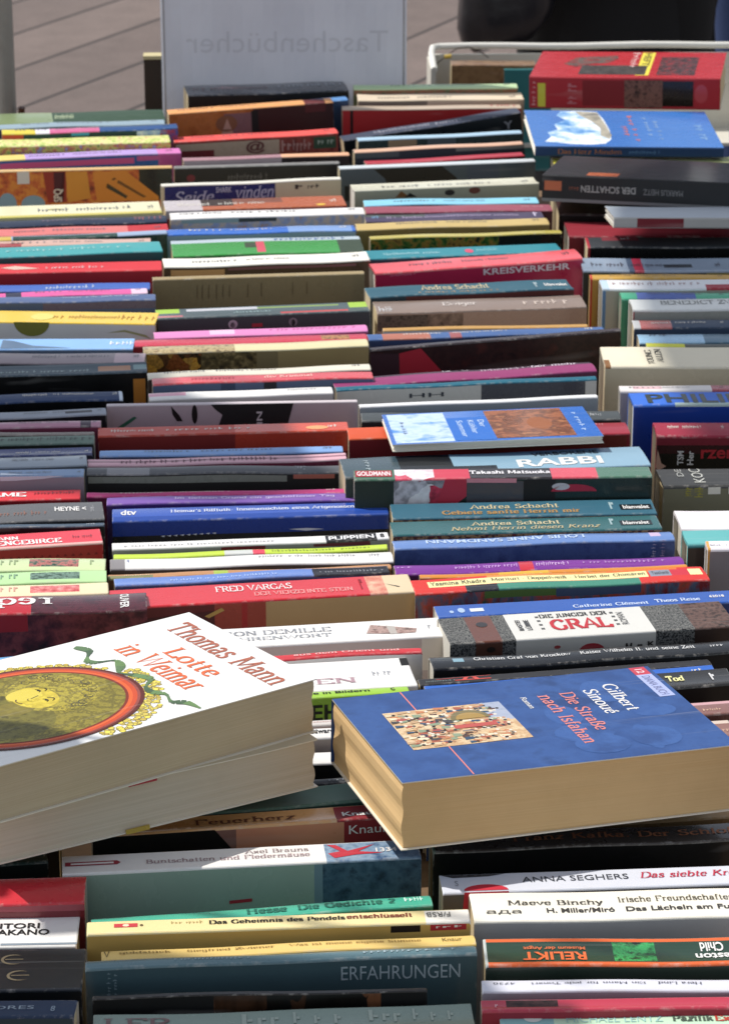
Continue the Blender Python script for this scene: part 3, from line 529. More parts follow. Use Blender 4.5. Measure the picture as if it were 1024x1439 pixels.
b(122,1313,661,1294,18, 'f0dc9a','d8ac50', 'pale yellow spine with black title','pale yellow book', S=[(598,662,0,1,'ece8de')], F=[(604,655,3,13,'c01c2c'),(548,590,2,14,'22140c')], TX=[('S','Das Geheimnis des Pendels',293,485,.4,.78,'1c1610','sb',0),('S','entschlüsselt',487,580,.44,.82,'7c3424','sb',0),('S','F/RSB',600,634,.35,.8,'5a5a58','n',180),('S','~10',240,284,.55,.8,'b09a5a','n',0),('F','~3',612,648,5,9,W,'nB',0)], PO=[('S',[(160,.4),(193,.4),(193,.75),(160,.75)],'c8303a'),('S',ell(172,181,.46,.7),'f0e0c0'),('S',ell(196,201,.45,.65),'6a5a3a')], pages='tan')
b(143,1352,669,1326,14, 'e8c46a','4c6a72', 'golden yellow spine with small print','golden yellow spine', TX=[('S','goldstück',168,240,.35,.75,'8a6a2c','s',0),('S','Siegfried Zwiener',262,385,.35,.75,'8a6a2c','s',0),('S','Was ist meine eigene Stimme',405,592,.35,.75,'9a7430','s',0),('S','Knaur',622,650,.3,.75,'5a4420','n',0),('S','V',146,155,.1,.9,'4a3a1c','s',0)], pages='tan')
b(120,1361,670,1340,12, '5c7c84','466066', 'slate blue volume with large pale capitals','slate blue volume', TX=[('S','~20',245,350,.3,.7,'8fa8b0','n',0),('S','~14',510,640,.3,.7,'9ab0b8','n',0),('F','ERFAHRUNGEN',478,646,13,34,'a9b8bc','n',0),('F','~9',149,155,8,42,'8aa0a6','n',90),('F','~8',158,164,10,42,'8aa0a6','n',90)])
b(130,1403,600,1393,5, '1a1614','0d0c0b', 'black spine with brown flame streaks','black streaked spine', TX=[], F=[(300,535,0,40,'v:120d0a,3c2414,6a4024,0d0b0a:40:.3')])
b(130,1462,668,1444,36, '7c9084','5a6a60', 'grey green spine at the bottom edge','grey green spine', TX=[('S','LER',145,242,.48,.86,'6a4a48','s',0),('S','~9',340,480,.4,.9,'9aa89c','n',0),('S','~9',520,640,.4,.9,'9aa89c','n',0)], zset=.108)

# ---- third column
b = lambda *a, **k: book('C', *a, **k)
b(497,125,727,123,6, 'bcd8a4','4a5a34', 'pale green spine at the far end','pale green spine', F=[(497,727,0,8,'a:3c5a34,8a4a34,5a6a44:50')], zset=.132)
b(503,141,736,139,9, 'ddcbb0','b0a090', 'beige spine with long grey mark','beige spine', F=[(503,600,2,8,'6a625c')])
b(481,154,732,151,5, 'c9b49c','b8161a', 'scarlet cover behind the leaning book','scarlet cover', F=[(492,496,0,50,'1a1a1c')], TX=[('S','~8',690,725,.2,.8,'b04a4a','n',0)])
b(482,197,731,158,7, '3c4458','0f141c', 'dark navy book leaning to one side','leaning navy book', TX=[('S','~30',528,650,.2,.75,'a4a2b0','n',0),('F','Y',706,718,9,20,'8a8c94','nB',0)], zf=.112)
b(503,197,733,187,4, 'aacbe0','3c4a48', 'thin ice blue spine','ice blue spine', F=[(545,585,2,14,'b0926e'),(600,640,0,14,'5a666a')])
b(498,214,735,202,4, 'e9b898','38404a', 'thin apricot spine','thin apricot spine', F=[(500,560,1,9,'5c6668'),(640,735,0,6,'8a8f88')])
b(515,231,737,218,5, 'bf2438','5a1820', 'thin crimson spine','thin crimson spine')
b(477,237,752,226,4, 'cfd6da','4e5a62', 'steel grey cover with black shape','steel grey cover', F=[(655,700,2,45,'4c5664')], PO=[('F',[(525,3),(620,2),(640,18),(655,45),(550,45),(540,16)],'191210'),('F',[(484,24),(510,26),(530,45),(484,45)],'15181a')])
b(498,268,757,257,9, 'dcd9c0','b0ae94', 'light khaki spine with tiny pictures','khaki spine', PO=[('F',[(555,12),(563,3),(575,12)],'8a5a24'),('F',[(568,12),(575,6),(585,12)],'2c2a24'),('F',ell(624,638,4,12),'3a342c'),('F',ell(658,674,2,11),'7a4434')], pages='white')
b(512,289,757,285,8, '86cfe8','2c3a44', 'pale cyan spine','pale cyan spine')
b(514,300,776,295,9, '9c4a5c','5a2c3a', 'dusty rose spine','dusty rose spine', TX=[('S','~10',735,765,.3,.7,'c98a94','n',0)])
b(514,312,765,306,10, '4a3f5c','2c2638', 'plum spine with white print','plum spine', S=[(514,600,.5,1,'47504c')], TX=[('S','~52',545,730,.25,.6,'a89ab8','n',0),('S','~3',524,534,.25,.7,'7aa8d0','n',0),('S','~2',752,757,.2,.8,'c8c0d8','n',0)])
b(502,323,772,315,9, 'cbb06c','8f7a48', 'tan gold spine','tan gold spine')
b(520,335,789,327,4, 'c8b850','a:18200f,3f6a1c,a87a1c,22301a:45', 'green and black jungle pattern cover','jungle pattern cover', F=[(700,789,0,30,'1c1a16')])
b(515,364,790,353,12, '228a98','14505c', 'deep teal spine with red dot','deep teal spine', TX=[('S','~30',542,620,.25,.6,'a4cfd4','n',0),('S','~12',672,702,.25,.75,'7ac0c8','n',0)], PO=[('S',ell(656,668,.2,.7),'d04a6a')])
b(527,383,818,363,14, 'ee5a62','c4124c', 'pink book with white capital title','pink book', TX=[('F','KREISVERKEHR',678,800,5,14,'f6e4ea','nB',0),('F','~14',548,582,4,7,'e88aa8','n',0)], hard=True, pages='white')
b(520,418,806,405,14, '2f5f70','1c3440', 'petrol spine with gold author name','petrol spine', TX=[('S','Andrea Schacht',596,692,.5,.95,'c9b890','s',0),('S','~26',590,702,.08,.38,'a8865a','n',0),('S','blanvalet',770,802,.4,.68,W,'nB',0),('S','~1',756,761,.3,.8,'a0b4b8','nB',0)], F=[(570,806,2,9,'5a2420')])
b(530,440,824,431,17, '8f7a6c','a8846c', 'faded brown book with pale tan cover','faded brown book', F=[(530,600,3,26,'a:2c1c14,6a5444,3c2a20:60'),(600,650,3,26,'a:5a4030,9a7a62:50')], TX=[('S','Ewiger',624,672,.25,.6,'d9cfc8','s',0),('S','~8',738,800,.2,.6,'c4b4a8','s',0),('S','~5',534,552,.05,.4,'c8c8c8','nB',0)])
b(538,464,826,459,4, 'c0924a','e6e2d8', 'gold edge above a white strip','gold edged book')
b(518,478,850,466,8, '4a6aa0','3c4c78', 'blue spine with salmon patch','blue salmon spine', S=[(538,605,0,1,'b8705c'),(632,648,0,.7,'a85c5c')])
b(519,492,872,464,4, '3a2e30','a:1c1214,38221f,2a1b1a,4a241f:22', 'dark brown cover with red triangle','dark brown cover', PO=[('F',[(560,8),(590,3),(622,42),(560,42)],'b81a30'),('F',[(519,5),(575,10),(560,42),(519,42)],'3a1c26')])
b(470,544,838,521,13, '96356c','5c2044', 'plum magenta spine','plum magenta spine', S=[(470,838,.68,1,'453c46')], TX=[('S','IX & V',626,665,.72,.98,'c9c0c8','s',0),('S','~14',680,742,.55,.9,'c9b0c0','s',0),('S','Über mehr',746,818,.6,.98,'d8c8d4','si',0)])
b(473,549,838,532,5, '1f6a80','cfcdc4', 'thin teal spine over grey cover','thin teal spine', F=[(675,822,0,30,'4a4c54')], TX=[('F','HH',574,622,9,15,'2c3440','n',0)])
b(505,571,840,558,4, 'e8e8e8','a9b0b4', 'white edge with silver cover','white silver book')
b(508,592,872,588,12, '4a5052','2a2c2e', 'graphite spine behind the small blue book','graphite spine', TX=[('S','~9',830,845,.2,.5,'c0c0c0','n',0)])
b(490,617,885,608,16, 'd85018','8c1420', 'orange and crimson spine','orange crimson spine', S=[(640,886,0,1,'a41c30')], F=[(640,880,0,20,'7c2a20')], TX=[('S','~9',832,852,.7,.98,'d8a0a0','n',0)], pages='old')
b(485,670,914,653,27, '8ab0c6','3a5a4a', 'pale blue spine with bold white capitals','pale blue spine', S=[(485,565,0,1,'3c5058'),(565,640,0,1,'1a1c1e'),(640,700,0,.3,'1c1c20')], TX=[('S','RABBI',730,850,.12,.5,W,'nB',0),('S','VERBORENE',755,850,.66,.86,'2c3a44','nB',0),('S','~4',517,524,.25,.8,'9aa8ac','n',-90)], F=[(485,560,0,60,'2a3c34')], pages='old', zf=.127)  # black stretch left of the capitals paints in shade from the small book
b(498,674,916,669,14, '28302e','1c2a26', 'dark spine with pink floral end','pink floral spine', S=[(498,555,0,1,'3f6a54'),(555,610,0,1,'v:e8d8dc,d8405c,f0e8ea,c02a48:50'),(610,660,0,1,'cf3a52'),(660,775,0,1,'2c2628'),(775,840,0,1,'e04a5c'),(840,916,0,1,'507c64')], TX=[('S','GOLDMANN',502,549,.3,.8,'f0e4e4','nB',0),('S','Takashi Matsuoka',660,774,.35,.75,'ece8ea','sb',0)], F=[(498,553,0,50,'23342c'),(553,625,0,50,'v:d8d4d6,b8b4ba,c02a48,e6e2e4,8a868c:44'),(655,735,5,50,'4c484e'),(735,780,0,50,'141416')], PO=[('S',[(500,.2),(551,.2),(551,.9),(500,.9)],'a81a2c'),('F',[(625,1),(655,1),(655,25),(635,40),(612,40)],'c02440'),('F',[(655,0),(725,1),(725,7),(655,6)],'d88a98'),('F',ell(774,838,10,30,18,180,360),'b8183c'),('F',ell(775,800,8,18),'c8c4c8')], pages='old')
for (yl, yr, t1, sh) in ((729,721,21,'first petrol saga'), (752,742,19,'second petrol saga')):
    one = t1 == 21
    b(552,yl,923 if one else 930,yr,t1, '2e6478' if one else '2a6466','3a2c24', 'petrol saga spine with copper strip' if one else 'green petrol saga spine with red strip', sh,
      TX=[('S','Andrea Schacht',662 if one else 664,788 if one else 790,.5,.82,'d8c898','s',0), ('S','Gebiete sanfte Herrin mir' if one else 'Nehmt Herrin diesen Kranz',622 if one else 634,816 if one else 846,.12,.42,'b08a50' if one else 'c0b080','sb' if one else 'si',0), ('S','blanvalet',878,915,.3,.56,W,'nB',0), ('S','~1',860,866,.3,.8,'9ab4b8','nB',0)],
      F=[(552,930,0,9,'a:8a4a24,c0905c,4a2a20,9a2c2c:70')], PO=[('S',[(874,.24),(919,.24),(919,.62),(874,.62)],'12181c')])
b(554,773,948,757,12, '6a8cc8','a:2f4478,4a649c,38508a:14', 'periwinkle book with upside down title','periwinkle book', TX=[('S','LOUIS ANNE SANDMANN',600,822,.25,.7,'b8cdea','nB',180),('F','~9',914,921,1,24,'c4bcd8','n',90),('F','~9',927,934,1,24,'b09ac0','n',90)], S=[(915,930,.3,1,'c8b0d0')])
b(556,808,962,794,13, '7d2f96','52205f', 'violet spine with upside down title','violet spine', S=[(730,750,0,1,'d02434')], TX=[('S','~22',640,728,.2,.6,'c89ad8','s',0),('S','~14',754,800,.2,.6,'d8b0e0','s',0),('S','~20',820,935,.3,.6,'b88ac8','s',0),('S','~3',560,580,.4,.6,'c89ad8','n',0)])
b(590,812,966,797,5, 'dc8c18','9a3c14', 'thin orange spine','thin orange spine', S=[(700,770,0,1,'dcae20')])
b(583,834,997,815,20, 'd42a20','a:8a2a20,5a6a78,c84a28,3c5a44:26:.4', 'multicoloured spine with yellow title strip','multicoloured spine', S=[(690,860,.7,1,'e08c18'),(860,960,.7,1,'e0701c'),(605,656,.35,.8,'efe4a0'),(656,692,.35,.8,'efe4a0'),(660,915,.36,.84,'efe4a0'),(918,948,.36,.84,'8a90a0'),(948,974,.36,.84,'cf1f34'),(974,992,.36,.84,'efe4a0'),(655,700,0,.34,'2a2c34'),(700,900,0,.34,'3c8a74')], F=[(680,780,0,12,'5f7a2c'),(780,900,0,14,'4c5a70')], TX=[('S','Yasmina Khadra',608,686,.46,.74,'4a4a34','s',0),('S','Morituri - Doppelweiß - Herbst der Chimären',694,912,.46,.74,'4a4a34','s',0),('S','Taschenb',921,945,.5,.72,'3c4048','n',0)])
b(616,868,1036,845,17, '2358b0','17407c', 'cobalt blue spine with white author','cobalt spine', TX=[('S','Catherine Clément',806,912,.12,.4,'d8e4f4','s',0),('S','Theos Reise',922,986,.2,.5,'d8e4f4','s',0),('S','62018',1001,1022,.4,.62,W,'nB',0)], PO=[('S',[(663,.3),(682,.3),(682,.6),(663,.6)],'d8e0ee'),('S',ell(646,656,.25,.7),'a8c0e4'),('S',ell(634,640,.25,.5),'a8c0e4')], pages='white')
TW = 'w:222324,3c3e40,84847f,303132:700'
b(632,905,1036,879,37, TW, TW, 'tweed patterned thick book with red blackletter title','tweed thick book', S=[(668,705,0,1,'6a3a26'),(724,920,0,1,'dcdad2'),(975,1040,0,1,'a:3c2c28,6a5048,2a2422:60')], F=[(668,705,0,40,'57301f'),(724,920,0,40,'cfccc2'),(975,1040,0,40,'33241f')], TX=[('S','GRAL',781,868,.22,.68,'c02430','sb',0),('S','DIE JUNGER DER',772,868,.74,.9,'2c2c2c','sb',0),('S','BASTEI',735,742,.3,.72,'3c3c3c','nB',90),('S','LÜBBE',745,754,.3,.72,'3c3c3c','nB',90),('S','ROMAN',880,890,.3,.8,'4a4a4a','n',90),('F','M',877,887,15,24,'3a3634','sb',0),('F','K',908,918,14,23,'3a3634','sb',0)], PO=[('S',ell(680,696,.55,.75),'2c2420'),('F',ell(683,695,8,16),'2c2420'),('F',ell(812,848,12,34,18,180,360),'b01c2c'),('F',ell(777,786,12,17),'a83030'),('F',[(894,18),(901,18),(901,21),(894,21)],'3a3634')]+[('S',[(766,.3+k*.16),(771,.3+k*.16),(771,.36+k*.16),(766,.36+k*.16)],'5a5a5a') for k in range(4)]+[('S',[(872,.3+k*.16),(877,.3+k*.16),(877,.36+k*.16),(872,.36+k*.16)],'5a5a5a') for k in range(4)], pages='white')
b(609,941,1036,915,17, '1c1d1e','0c0c0d', 'black biography spine with white title','black biography', TX=[('S','Christian Graf von Krockow',669,805,.45,.75,'dcdcda','s',0),('S','Kaiser Wilhelm II. und seine Zeit',818,980,.42,.74,'dcdcda','s',0),('S','~4',1002,1020,.4,.6,'c4c4c4','n',0)], S=[(640,655,.4,.75,'7fa8b8'),(615,656,.75,.9,'3c3f42')], pages='white')
b(590,963,1000,934,9, '2c2c30','141418', 'dark spine with red line drawing','red line spine', TX=[('S','~14',600,640,.2,.5,'7a8a8a','n',0)], PO=[('S',[(615,.7),(690,.9),(692,.95),(615,.76)],'d8402c'),('S',[(640,.2),(690,.2),(690,.35),(640,.35)],'d8402c'),('S',[(650,.35),(656,.35),(660,.8),(654,.8)],'d8402c'),('S',[(668,.35),(674,.35),(670,.8),(664,.8)],'d8402c')])
b(600,974,1007,944,11, '2a66c4','1c4888', 'bright blue spine behind the mosque romance','bright blue strip')
b(640,987,1036,960,23, '302f2e','171615', 'black spine with yellow letters','yellow lettered black', TX=[('S','Der Tod',915,968,.45,.8,'e8e29a','sb',0),('S','~2',1006,1012,.35,.8,'d0d0d0','nB',0)])
b(640,1024,1036,1001,18, '8c6058','6a4640', 'mauve brown spine with pink edge','mauve brown spine', S=[(640,1036,.75,1,'cfa0a4')], TX=[('S','~7',990,1015,.15,.35,'d8b090','n',0)])
b(640,1056,1036,1033,24, '93685c','7a5648', 'dull brown spine','dull brown spine', S=[(640,1036,.85,1,'d8c4b4')], TX=[('S','~6',1005,1030,.3,.5,'c49a80','n',0)])
b(640,1100,1040,1080,28, '4a4038','2c2420', 'brown spine under the romance','hidden brown spine')
b(640,1170,1048,1146,20, 'b08c5c','8a6c44', 'khaki tan spine','khaki tan spine')
b(608,1196,1060,1178,24, '4c423a','141312', 'black classic spine with orange title','black classic', TX=[('S','Franz Kafka. Der Schloß',722,1040,.3,.7,'b06a40','s',0)], S=[(604,612,0,1,'3a5a48')])
b(622,1255,1062,1240,26, 'd5d8e2','5c5a58', 'pale grey spine with red circle','pale grey spine', TX=[('S','ANNA SEGHERS',736,886,.4,.72,'3c4048','n',0),('S','Das siebte Kreuz',902,1075,.4,.78,'c02c48','si',0),('S','S',641,646,.3,.6,'8a8c94','n',0)], PO=[('S',ell(652,714,-.38,.35,18,0,180),'c81c34'),('F',[(652,0),(714,0),(714,26),(650,30)],'c81c34'),('S',[(624,.99),(715,.99),(690,.85),(640,.8)],'4a4848')])
b(666,1297,1062,1287,41, 'ece7d8','cdc8c4', 'broad ivory spine with two authors','broad ivory spine', TX=[('S','Maeve Binchy',717,852,.42,.66,'4c4a44','s',0),('S','Irische Freundschaften',874,1040,.52,.74,'5a5648','s',0),('S','H. Miller/Miró',770,866,.2,.36,'3c3a38','nB',0),('S','Das Lächeln am Fuße',882,1048,.2,.36,'3c3a38','nB',0),('S','ада',685,734,.16,.3,'4a4844','n',0)])
b(682,1356,1062,1353,38, '20402f','152b20', 'dark green thriller with orange rules','green thriller', S=[(680,1062,.9,1,'e0601c'),(680,1062,0,.07,'e0601c'),(865,925,.12,.88,'a:0c3a20,2fae5a,1c7a3c,0a2414:60'),(680,686,0,1,'b8c0bc')], TX=[('S','RELIKT',736,826,.14,.5,'e8641c','nB',180),('S','Museum der Angst',738,826,.58,.74,'d86a34','nB',180),('S','Preston',980,1050,.14,.42,W,'nB',180),('S','Child',989,1022,.5,.84,W,'nB',180)], F=[(682,1062,0,3,'b0481c')])
b(677,1391,1062,1391,16, 'd9d9e4','a8a4ac', 'lavender white spine with upside down title','lavender white spine', TX=[('S','Hera Lind',925,987,.35,.62,'4a4a54','s',180),('S','Ein Mann für jede Tonart',746,908,.35,.62,'4a4a54','s',180),('S','4730',693,724,.4,.62,'4a4a54','n',180)])
b(677,1420,1062,1415,16, 'c03048','a02438', 'crimson rose spine','crimson rose spine', S=[(712,785,.3,1,'a:1c1214,4a2c2c,2a1c1c:60')], TX=[('S','~1',696,700,.2,.6,'e0a0a8','nB',0)])
b(704,1452,1062,1449,32, 'bfe0c0','9cc4a4', 'pale mint spine at the bottom edge','pale mint spine', S=[(704,780,0,1,'8ac0c0')], TX=[('S','MICHAEL LENTZ',798,934,.42,.72,'9cc8c4','n',0),('S','Pazifik',948,1006,.42,.74,'4a5a4c','sb',0),('S','Exil',1008,1040,.42,.74,'c04434','sb',0)], PO=[('S',ell(738,764,.45,.85),'d8e0d8')], zset=.108)

# ---- rightmost column
b = lambda *a, **k: book('D', *a, ext='R', **k)
b(778,232,1024,230,10, 'a8b070','8a9458', 'olive spine under the blue lying book','olive spine', S=[(700,830,0,1,'d8cf30')], zset=.128)
b(785,300,1024,300,30, '3a1412','200c0c', 'dark reddish brown box set','brown box set', hard=True, zf=.112)
b(799,332,1024,331,21, '8e1428','7c1022', 'crimson leather bound volume','crimson leather volume', hard=True, pages='white')
b(825,348,1024,348,14, '34383c','101112', 'black volume with red edge','black volume', S=[(820,829,0,1,'b01c2c'),(848,900,.6,1,'7c2430')], F=[(820,829,0,40,'b01c2c')], TX=[('S','~3',875,888,.65,.95,'c8c8c8','n',0)])
b(819,380,1024,380,18, '8fa0b4','3c403c', 'grey blue dust jacket with pink patch','grey blue jacket', S=[(892,905,0,1,'c02848'),(884,892,0,1,'4c5c74'),(935,975,.3,.6,'3c444c')], F=[(872,890,2,12,'9a9a98'),(992,1200,0,12,'8a8450'),(830,872,0,12,'6c7058')], hard=True, pages='white')
b(829,391,1024,391,6, 'c89a30','b88a28', 'mustard book with red edge','mustard book', S=[(820,832,0,1,'c02c20')], F=[(820,832,0,90,'c02c20')], hard=True, pages='tan', zf=.118)
b(846,406,1024,405,13, 'e2e4e6','b4aa9c', 'white jacket with red print','white jacket', S=[(992,1200,0,.35,'a82434'),(846,856,0,1,'b8cfe0')], TX=[('S','~26',862,985,.3,.75,'b09090','s',0)], F=[(846,851,0,90,'5c86b4')], hard=True, pages='white')
b(873,419,1024,418,9, '3fae84','2c8c64', 'emerald book with blue panel','emerald book', S=[(895,978,0,1,'5a70b4')], F=[(895,978,0,6,'3c509c')], hard=True, pages='white')
b(889,435,1024,434,15, 'e4e6e2','a8aaa0', 'off white jacket with dark serif title','off white jacket', TX=[('S','BENEDICT ZWEIG',930,1060,.3,.72,'8a8c88','s',0)], F=[(884,891,0,60,'b01c2c')], hard=True, pages='white')
b(890,460,1024,460,11, 'c4645c','3c4c64', 'reddish spine on a navy cover','reddish spine', S=[(890,900,0,1,'c0c0c0'),(944,1200,0,1,'34465e')])
b(898,481,1024,481,12, '9ccae8','4a6c84', 'baby blue spine with glossy highlight','baby blue spine', S=[(990,1200,0,1,'50788f')], TX=[('S','~6',915,938,.7,.98,'3c4c5c','nB',0)])  # right end of the spine is a darker blue
b(908,487,1024,487,5, 'd8d830','4c5048', 'thin lemon yellow spine','lemon spine', S=[(962,1200,0,1,'55584e')])
b(850,515,1024,515,28, 'e6dcc0','d0c4a4', 'worn cream volume with rotated title','worn cream volume', S=[(846,858,0,.35,'8a5c2c')], TX=[('S','YOUNG',911,921,.08,.85,'4c483c','s',90),('S','ALLEN',925,935,.2,.9,'4c483c','s',90)], hard=True, pages='old')
b(871,549,1024,549,8, 'e2dcd8','c4b8b4', 'white and pink jacket edge','white pink jacket', S=[(890,930,.2,.9,'dcb4b8'),(1000,1200,0,1,'b05058')], hard=True, pages='white')
b(890,570,1024,568,18, '2f6fd8','1c48b0', 'strong blue volume with black capitals','strong blue volume', TX=[('S','PHILIPP',911,1075,.05,.8,'1c2a1c','nB',0)], S=[(948,1200,0,.06,'b0c8c0')], hard=True, pages='white')
b(922,612,1024,612,19, 'a01c38','3a0c18', 'burgundy thriller with frayed corner','burgundy thriller', F=[(922,1200,0,14,'84142c'),(922,1200,26,60,'0e0c0d')], TX=[('F','TSM',952,961,22,42,'e6e4e0','nB',90),('F','Her',966,975,22,42,'e6e4e0','nB',90),('F','rzer',985,1032,20,33,'c01c2c','nB',0)], PO=[('F',[(922,46),(924,20),(930,40),(937,44),(926,50)],'d8a890')], hard=True, pages='old')
b(932,684,1024,682,25, '3c3c3a','7c7a60', 'black and olive cookery tome','olive tome', TX=[('S','DE',957,966,.45,.95,'b0b0a8','n',90),('S','KOC',977,993,.1,.98,'c4c4ba','n',90),('F','~4',962,972,2,14,'b0a830','nB',90),('F','~5',975,987,2,16,'b0a830','nB',90),('F','68',994,1040,2,12,'e8e4d4','sb',0)], hard=True, pages='cream')
b(957,743,1024,742,27, 'e4dfe2','b8b4b4', 'plain white hardback','plain white hardback', hard=True, pages='white')
b(966,765,1024,764,20, '5cb0b0','4c3c30', 'turquoise spine over brown cover','turquoise hardback', F=[(966,1200,0,6,'3c8c8c')], hard=True, pages='white')
b(994,771,1024,771,12, 'eae6ea','8c8588', 'white boxed volume with orange edge','white boxed volume', S=[(990,998,0,1,'dca040')], F=[(990,997,0,60,'dca040')], hard=True, pages='white', zf=.122)
# ------------------------------------------------------------------ lying books
def lying(loc, yaw, pitch, roll, L, Wd, T, top, bottom, desc, label, pages='tan', spine=None, SP=(), TP=(), LT=(), spt=(), curl=0.0, marks=()):
    """a book on its side. x along the near long edge, y to the back, z up. spine: None = page edges face the viewer (spine at the back),
    else colour of the spine facing the viewer. TP/LT: pictures and lettering on the upper cover, unit coordinates (x, y)"""
    M = Matrix.Rotation(math.radians(yaw), 4, 'Z') @ Matrix.Rotation(math.radians(pitch), 4, 'X') @ Matrix.Rotation(math.radians(roll), 4, 'Y')
    M.translation = Vector(loc); root = empty('book', M)
    tag(root, label, 'book', 'books lying on top of the rows')
    th = .0006; N = 16; MY = 10; ph = rnd.uniform(0, 6)
    def bend(x, y):                             # slight lift of the free edge of the upper cover and gentle belly
        u, w = x/L, y/Wd
        free = (1-w) if spine is None else w
        if TP: return 0.0
        return curl*(free**3)*(.5+.5*abs(2*u-1)**2) + .0005*math.sin(u*7+ph)*free
    V, Fc, fm = [], [], []
    for k, (z0, sgn) in enumerate(((T-th, 1), (0, 0))):
        for lay in (0, 1):
            for i in range(N+1):
                for j in range(MY+1):
                    x, y = L*i/N, Wd*j/MY
                    V.append((x, y, z0 + lay*th + (bend(x, y) if sgn else 0)))
        a = k*2*(N+1)*(MY+1); b_ = a+(N+1)*(MY+1)
        for i in range(N):
            for j in range(MY):
                q = (i*(MY+1)+j, (i+1)*(MY+1)+j, (i+1)*(MY+1)+j+1, i*(MY+1)+j+1)
                Fc.append(tuple(b_+t for t in q)); fm.append(0 if sgn else 2); Fc.append(tuple(a+t for t in q[::-1])); fm.append(2 if sgn else 1)
        rim = [i*(MY+1) for i in range(N+1)] + [N*(MY+1)+j for j in range(1, MY+1)] + [i*(MY+1)+MY for i in range(N-1, -1, -1)] + [j for j in range(MY-1, 0, -1)]
        for i in range(len(rim)):
            p, q = rim[i], rim[(i+1) % len(rim)]; Fc.append((a+p, a+q, b_+q, b_+p)); fm.append(2)
    # spine board
    n = len(V); ys = Wd+.0002 if spine is None else -.0002; yo = ys+.0008 if spine is None else ys-.0008
    for x in (0, L):
        for (y, z) in ((ys, 0), (yo, .0012), (yo, T-.0012), (ys, T)): V.append((x, y, z))
    for j in range(3):
        f = (n+j, n+4+j, n+5+j, n+1+j); Fc.append(f if spine is not None else f[::-1]); fm.append(3)
    link('cover', V, Fc, [mat(top), mat(bottom), mat('e4ddcc'), mat(spine or top)], root, fm)
    # page block: long grid with slightly uneven fore edge
    V, Fc = [], []; NZ = 14; NX = 30; r = random.Random(desc)
    off = [r.uniform(-.00014, .00014) for _ in range(NZ+1)]
    y0, y1 = (.0016, Wd-.0006) if spine is None else (.0008, Wd-.002)
    ring = []
    for k in range(NZ+1):
        z = th*1.05+(T-2.1*th)*k/NZ; row = []
        pts = [(L*.006+(L*.988)*i/NX, y0) for i in range(NX+1)] + [(L*.994, y0+(y1-y0)*j/6) for j in range(1, 7)] + [(L*.994-(L*.988)*i/NX, y1) for i in range(1, NX+1)] + [(L*.006, y1-(y1-y0)*j/6) for j in range(1, 6)]
        for (x, y) in pts:
            bulge = .0012*math.sin(math.pi*k/NZ)*(1 if spine is None else -1)
            dx = off[k] + (.0006*math.sin(k*.9+ph) if x < L*.01 or x > L*.99 else 0)
            zz = z + (bend(x, y)*.96*(k/NZ)**2 if k > NZ*.4 else 0)
            row.append(len(V)); V.append((x+dx, y+off[(k*3) % NZ]+(bulge*.6 if y == y0 else 0), zz))
        ring.append(row)
    m = len(ring[0])
    for k in range(NZ):
        for i in range(m): Fc.append((ring[k][i], ring[k][(i+1) % m], ring[k+1][(i+1) % m], ring[k+1][i]))
    Fc += [tuple(ring[0])[::-1]]
    pm, nt, bs = nodes('fore_edge'); v = coords(nt, (9, 9, 2600)); f = noise(nt, v, 1, 2); c1, c2 = PAPERS[pages]
    f3 = noise(nt, coords(nt, (3, 3, 420)), 1, 2)
    bc = mix(nt, ramp(nt, f3, [(.25, (.07, .07, .07, 1)), (.7, (0, 0, 0, 1))]), mix(nt, f, lin(c1), lin(c2)), tuple(c*.75 for c in lin(c2)[:3])+(1,))
    f4 = ramp(nt, noise(nt, coords(nt), 30, 4), [(.5, (0, 0, 0, 1)), (.75, (.15, .15, .15, 1))])
    bc = mix(nt, f4, bc, tuple(c*.7 for c in lin(c2)[:3])+(1,))
    nt.links.new(bc, bs.inputs['Base Color']); bs.inputs['Roughness'].default_value = .9; bs.inputs['Specular IOR Level'].default_value = .1
    bump(nt, bs, f, .3, .0004)
    link('page_block', V, Fc, [pm], root)
    def pT(a, b, l): return (a*L, b*Wd, T + bend(a*L, b*Wd) + l)
    def pP(a, b, l): return (a*L, yo-l, b*T)
    def polys(nm, items, pl):
        V, Fc, fm, ms = [], [], [], []
        for pts, c, lf in items:
            n = len(V); V += [pl(a, b, lf) for a, b in pts]; Fc.append(tuple(range(n, n+len(pts)))); mm = mat(c) if isinstance(c, str) else c
            if mm not in ms: ms.append(mm)
            fm.append(ms.index(mm))
        if V: link(nm, V, Fc, ms, root, fm)
    # pictures are cut into a fine grid so that they follow the curved board
    items = []
    for (pts, c, lf) in TP: items.append((pts, c, lf))
    polys('cover_picture', items, pT); polys('spine_picture', SP, pP)
    V, Fc, fm, ms = [], [], [], []
    for pl, lst in ((pT, LT), (pP, spt)):
        for (s, font, rot, a0, a1, b0, b1, c) in lst:
            v, f = put_text(s, font, rot, a0, a1, b0, b1, pl); n = len(V); V += v; Fc += [tuple(n+i for i in q) for q in f]
            mm = mat(c)
            if mm not in ms: ms.append(mm)
            fm += [ms.index(mm)]*len(f)
    if V: link('lettering', V, Fc, ms, root, fm)
    for (a0, a1, z0, z1, c) in marks:
        V, Fc = [], []; boxv(a0*L, a1*L, -.0009, .0004, z0, z1, V, Fc); link('cover_mark', V, Fc, [mat(c)], root)
    return root
def quad(x0, x1, y0, y1, n=6):
    return [(x0+(x1-x0)*i/n, y0) for i in range(n)] + [(x1, y0+(y1-y0)*i/n) for i in range(n)] + [(x1-(x1-x0)*i/n, y1) for i in range(n)] + [(x0, y1-(y1-y0)*i/n) for i in range(n)]
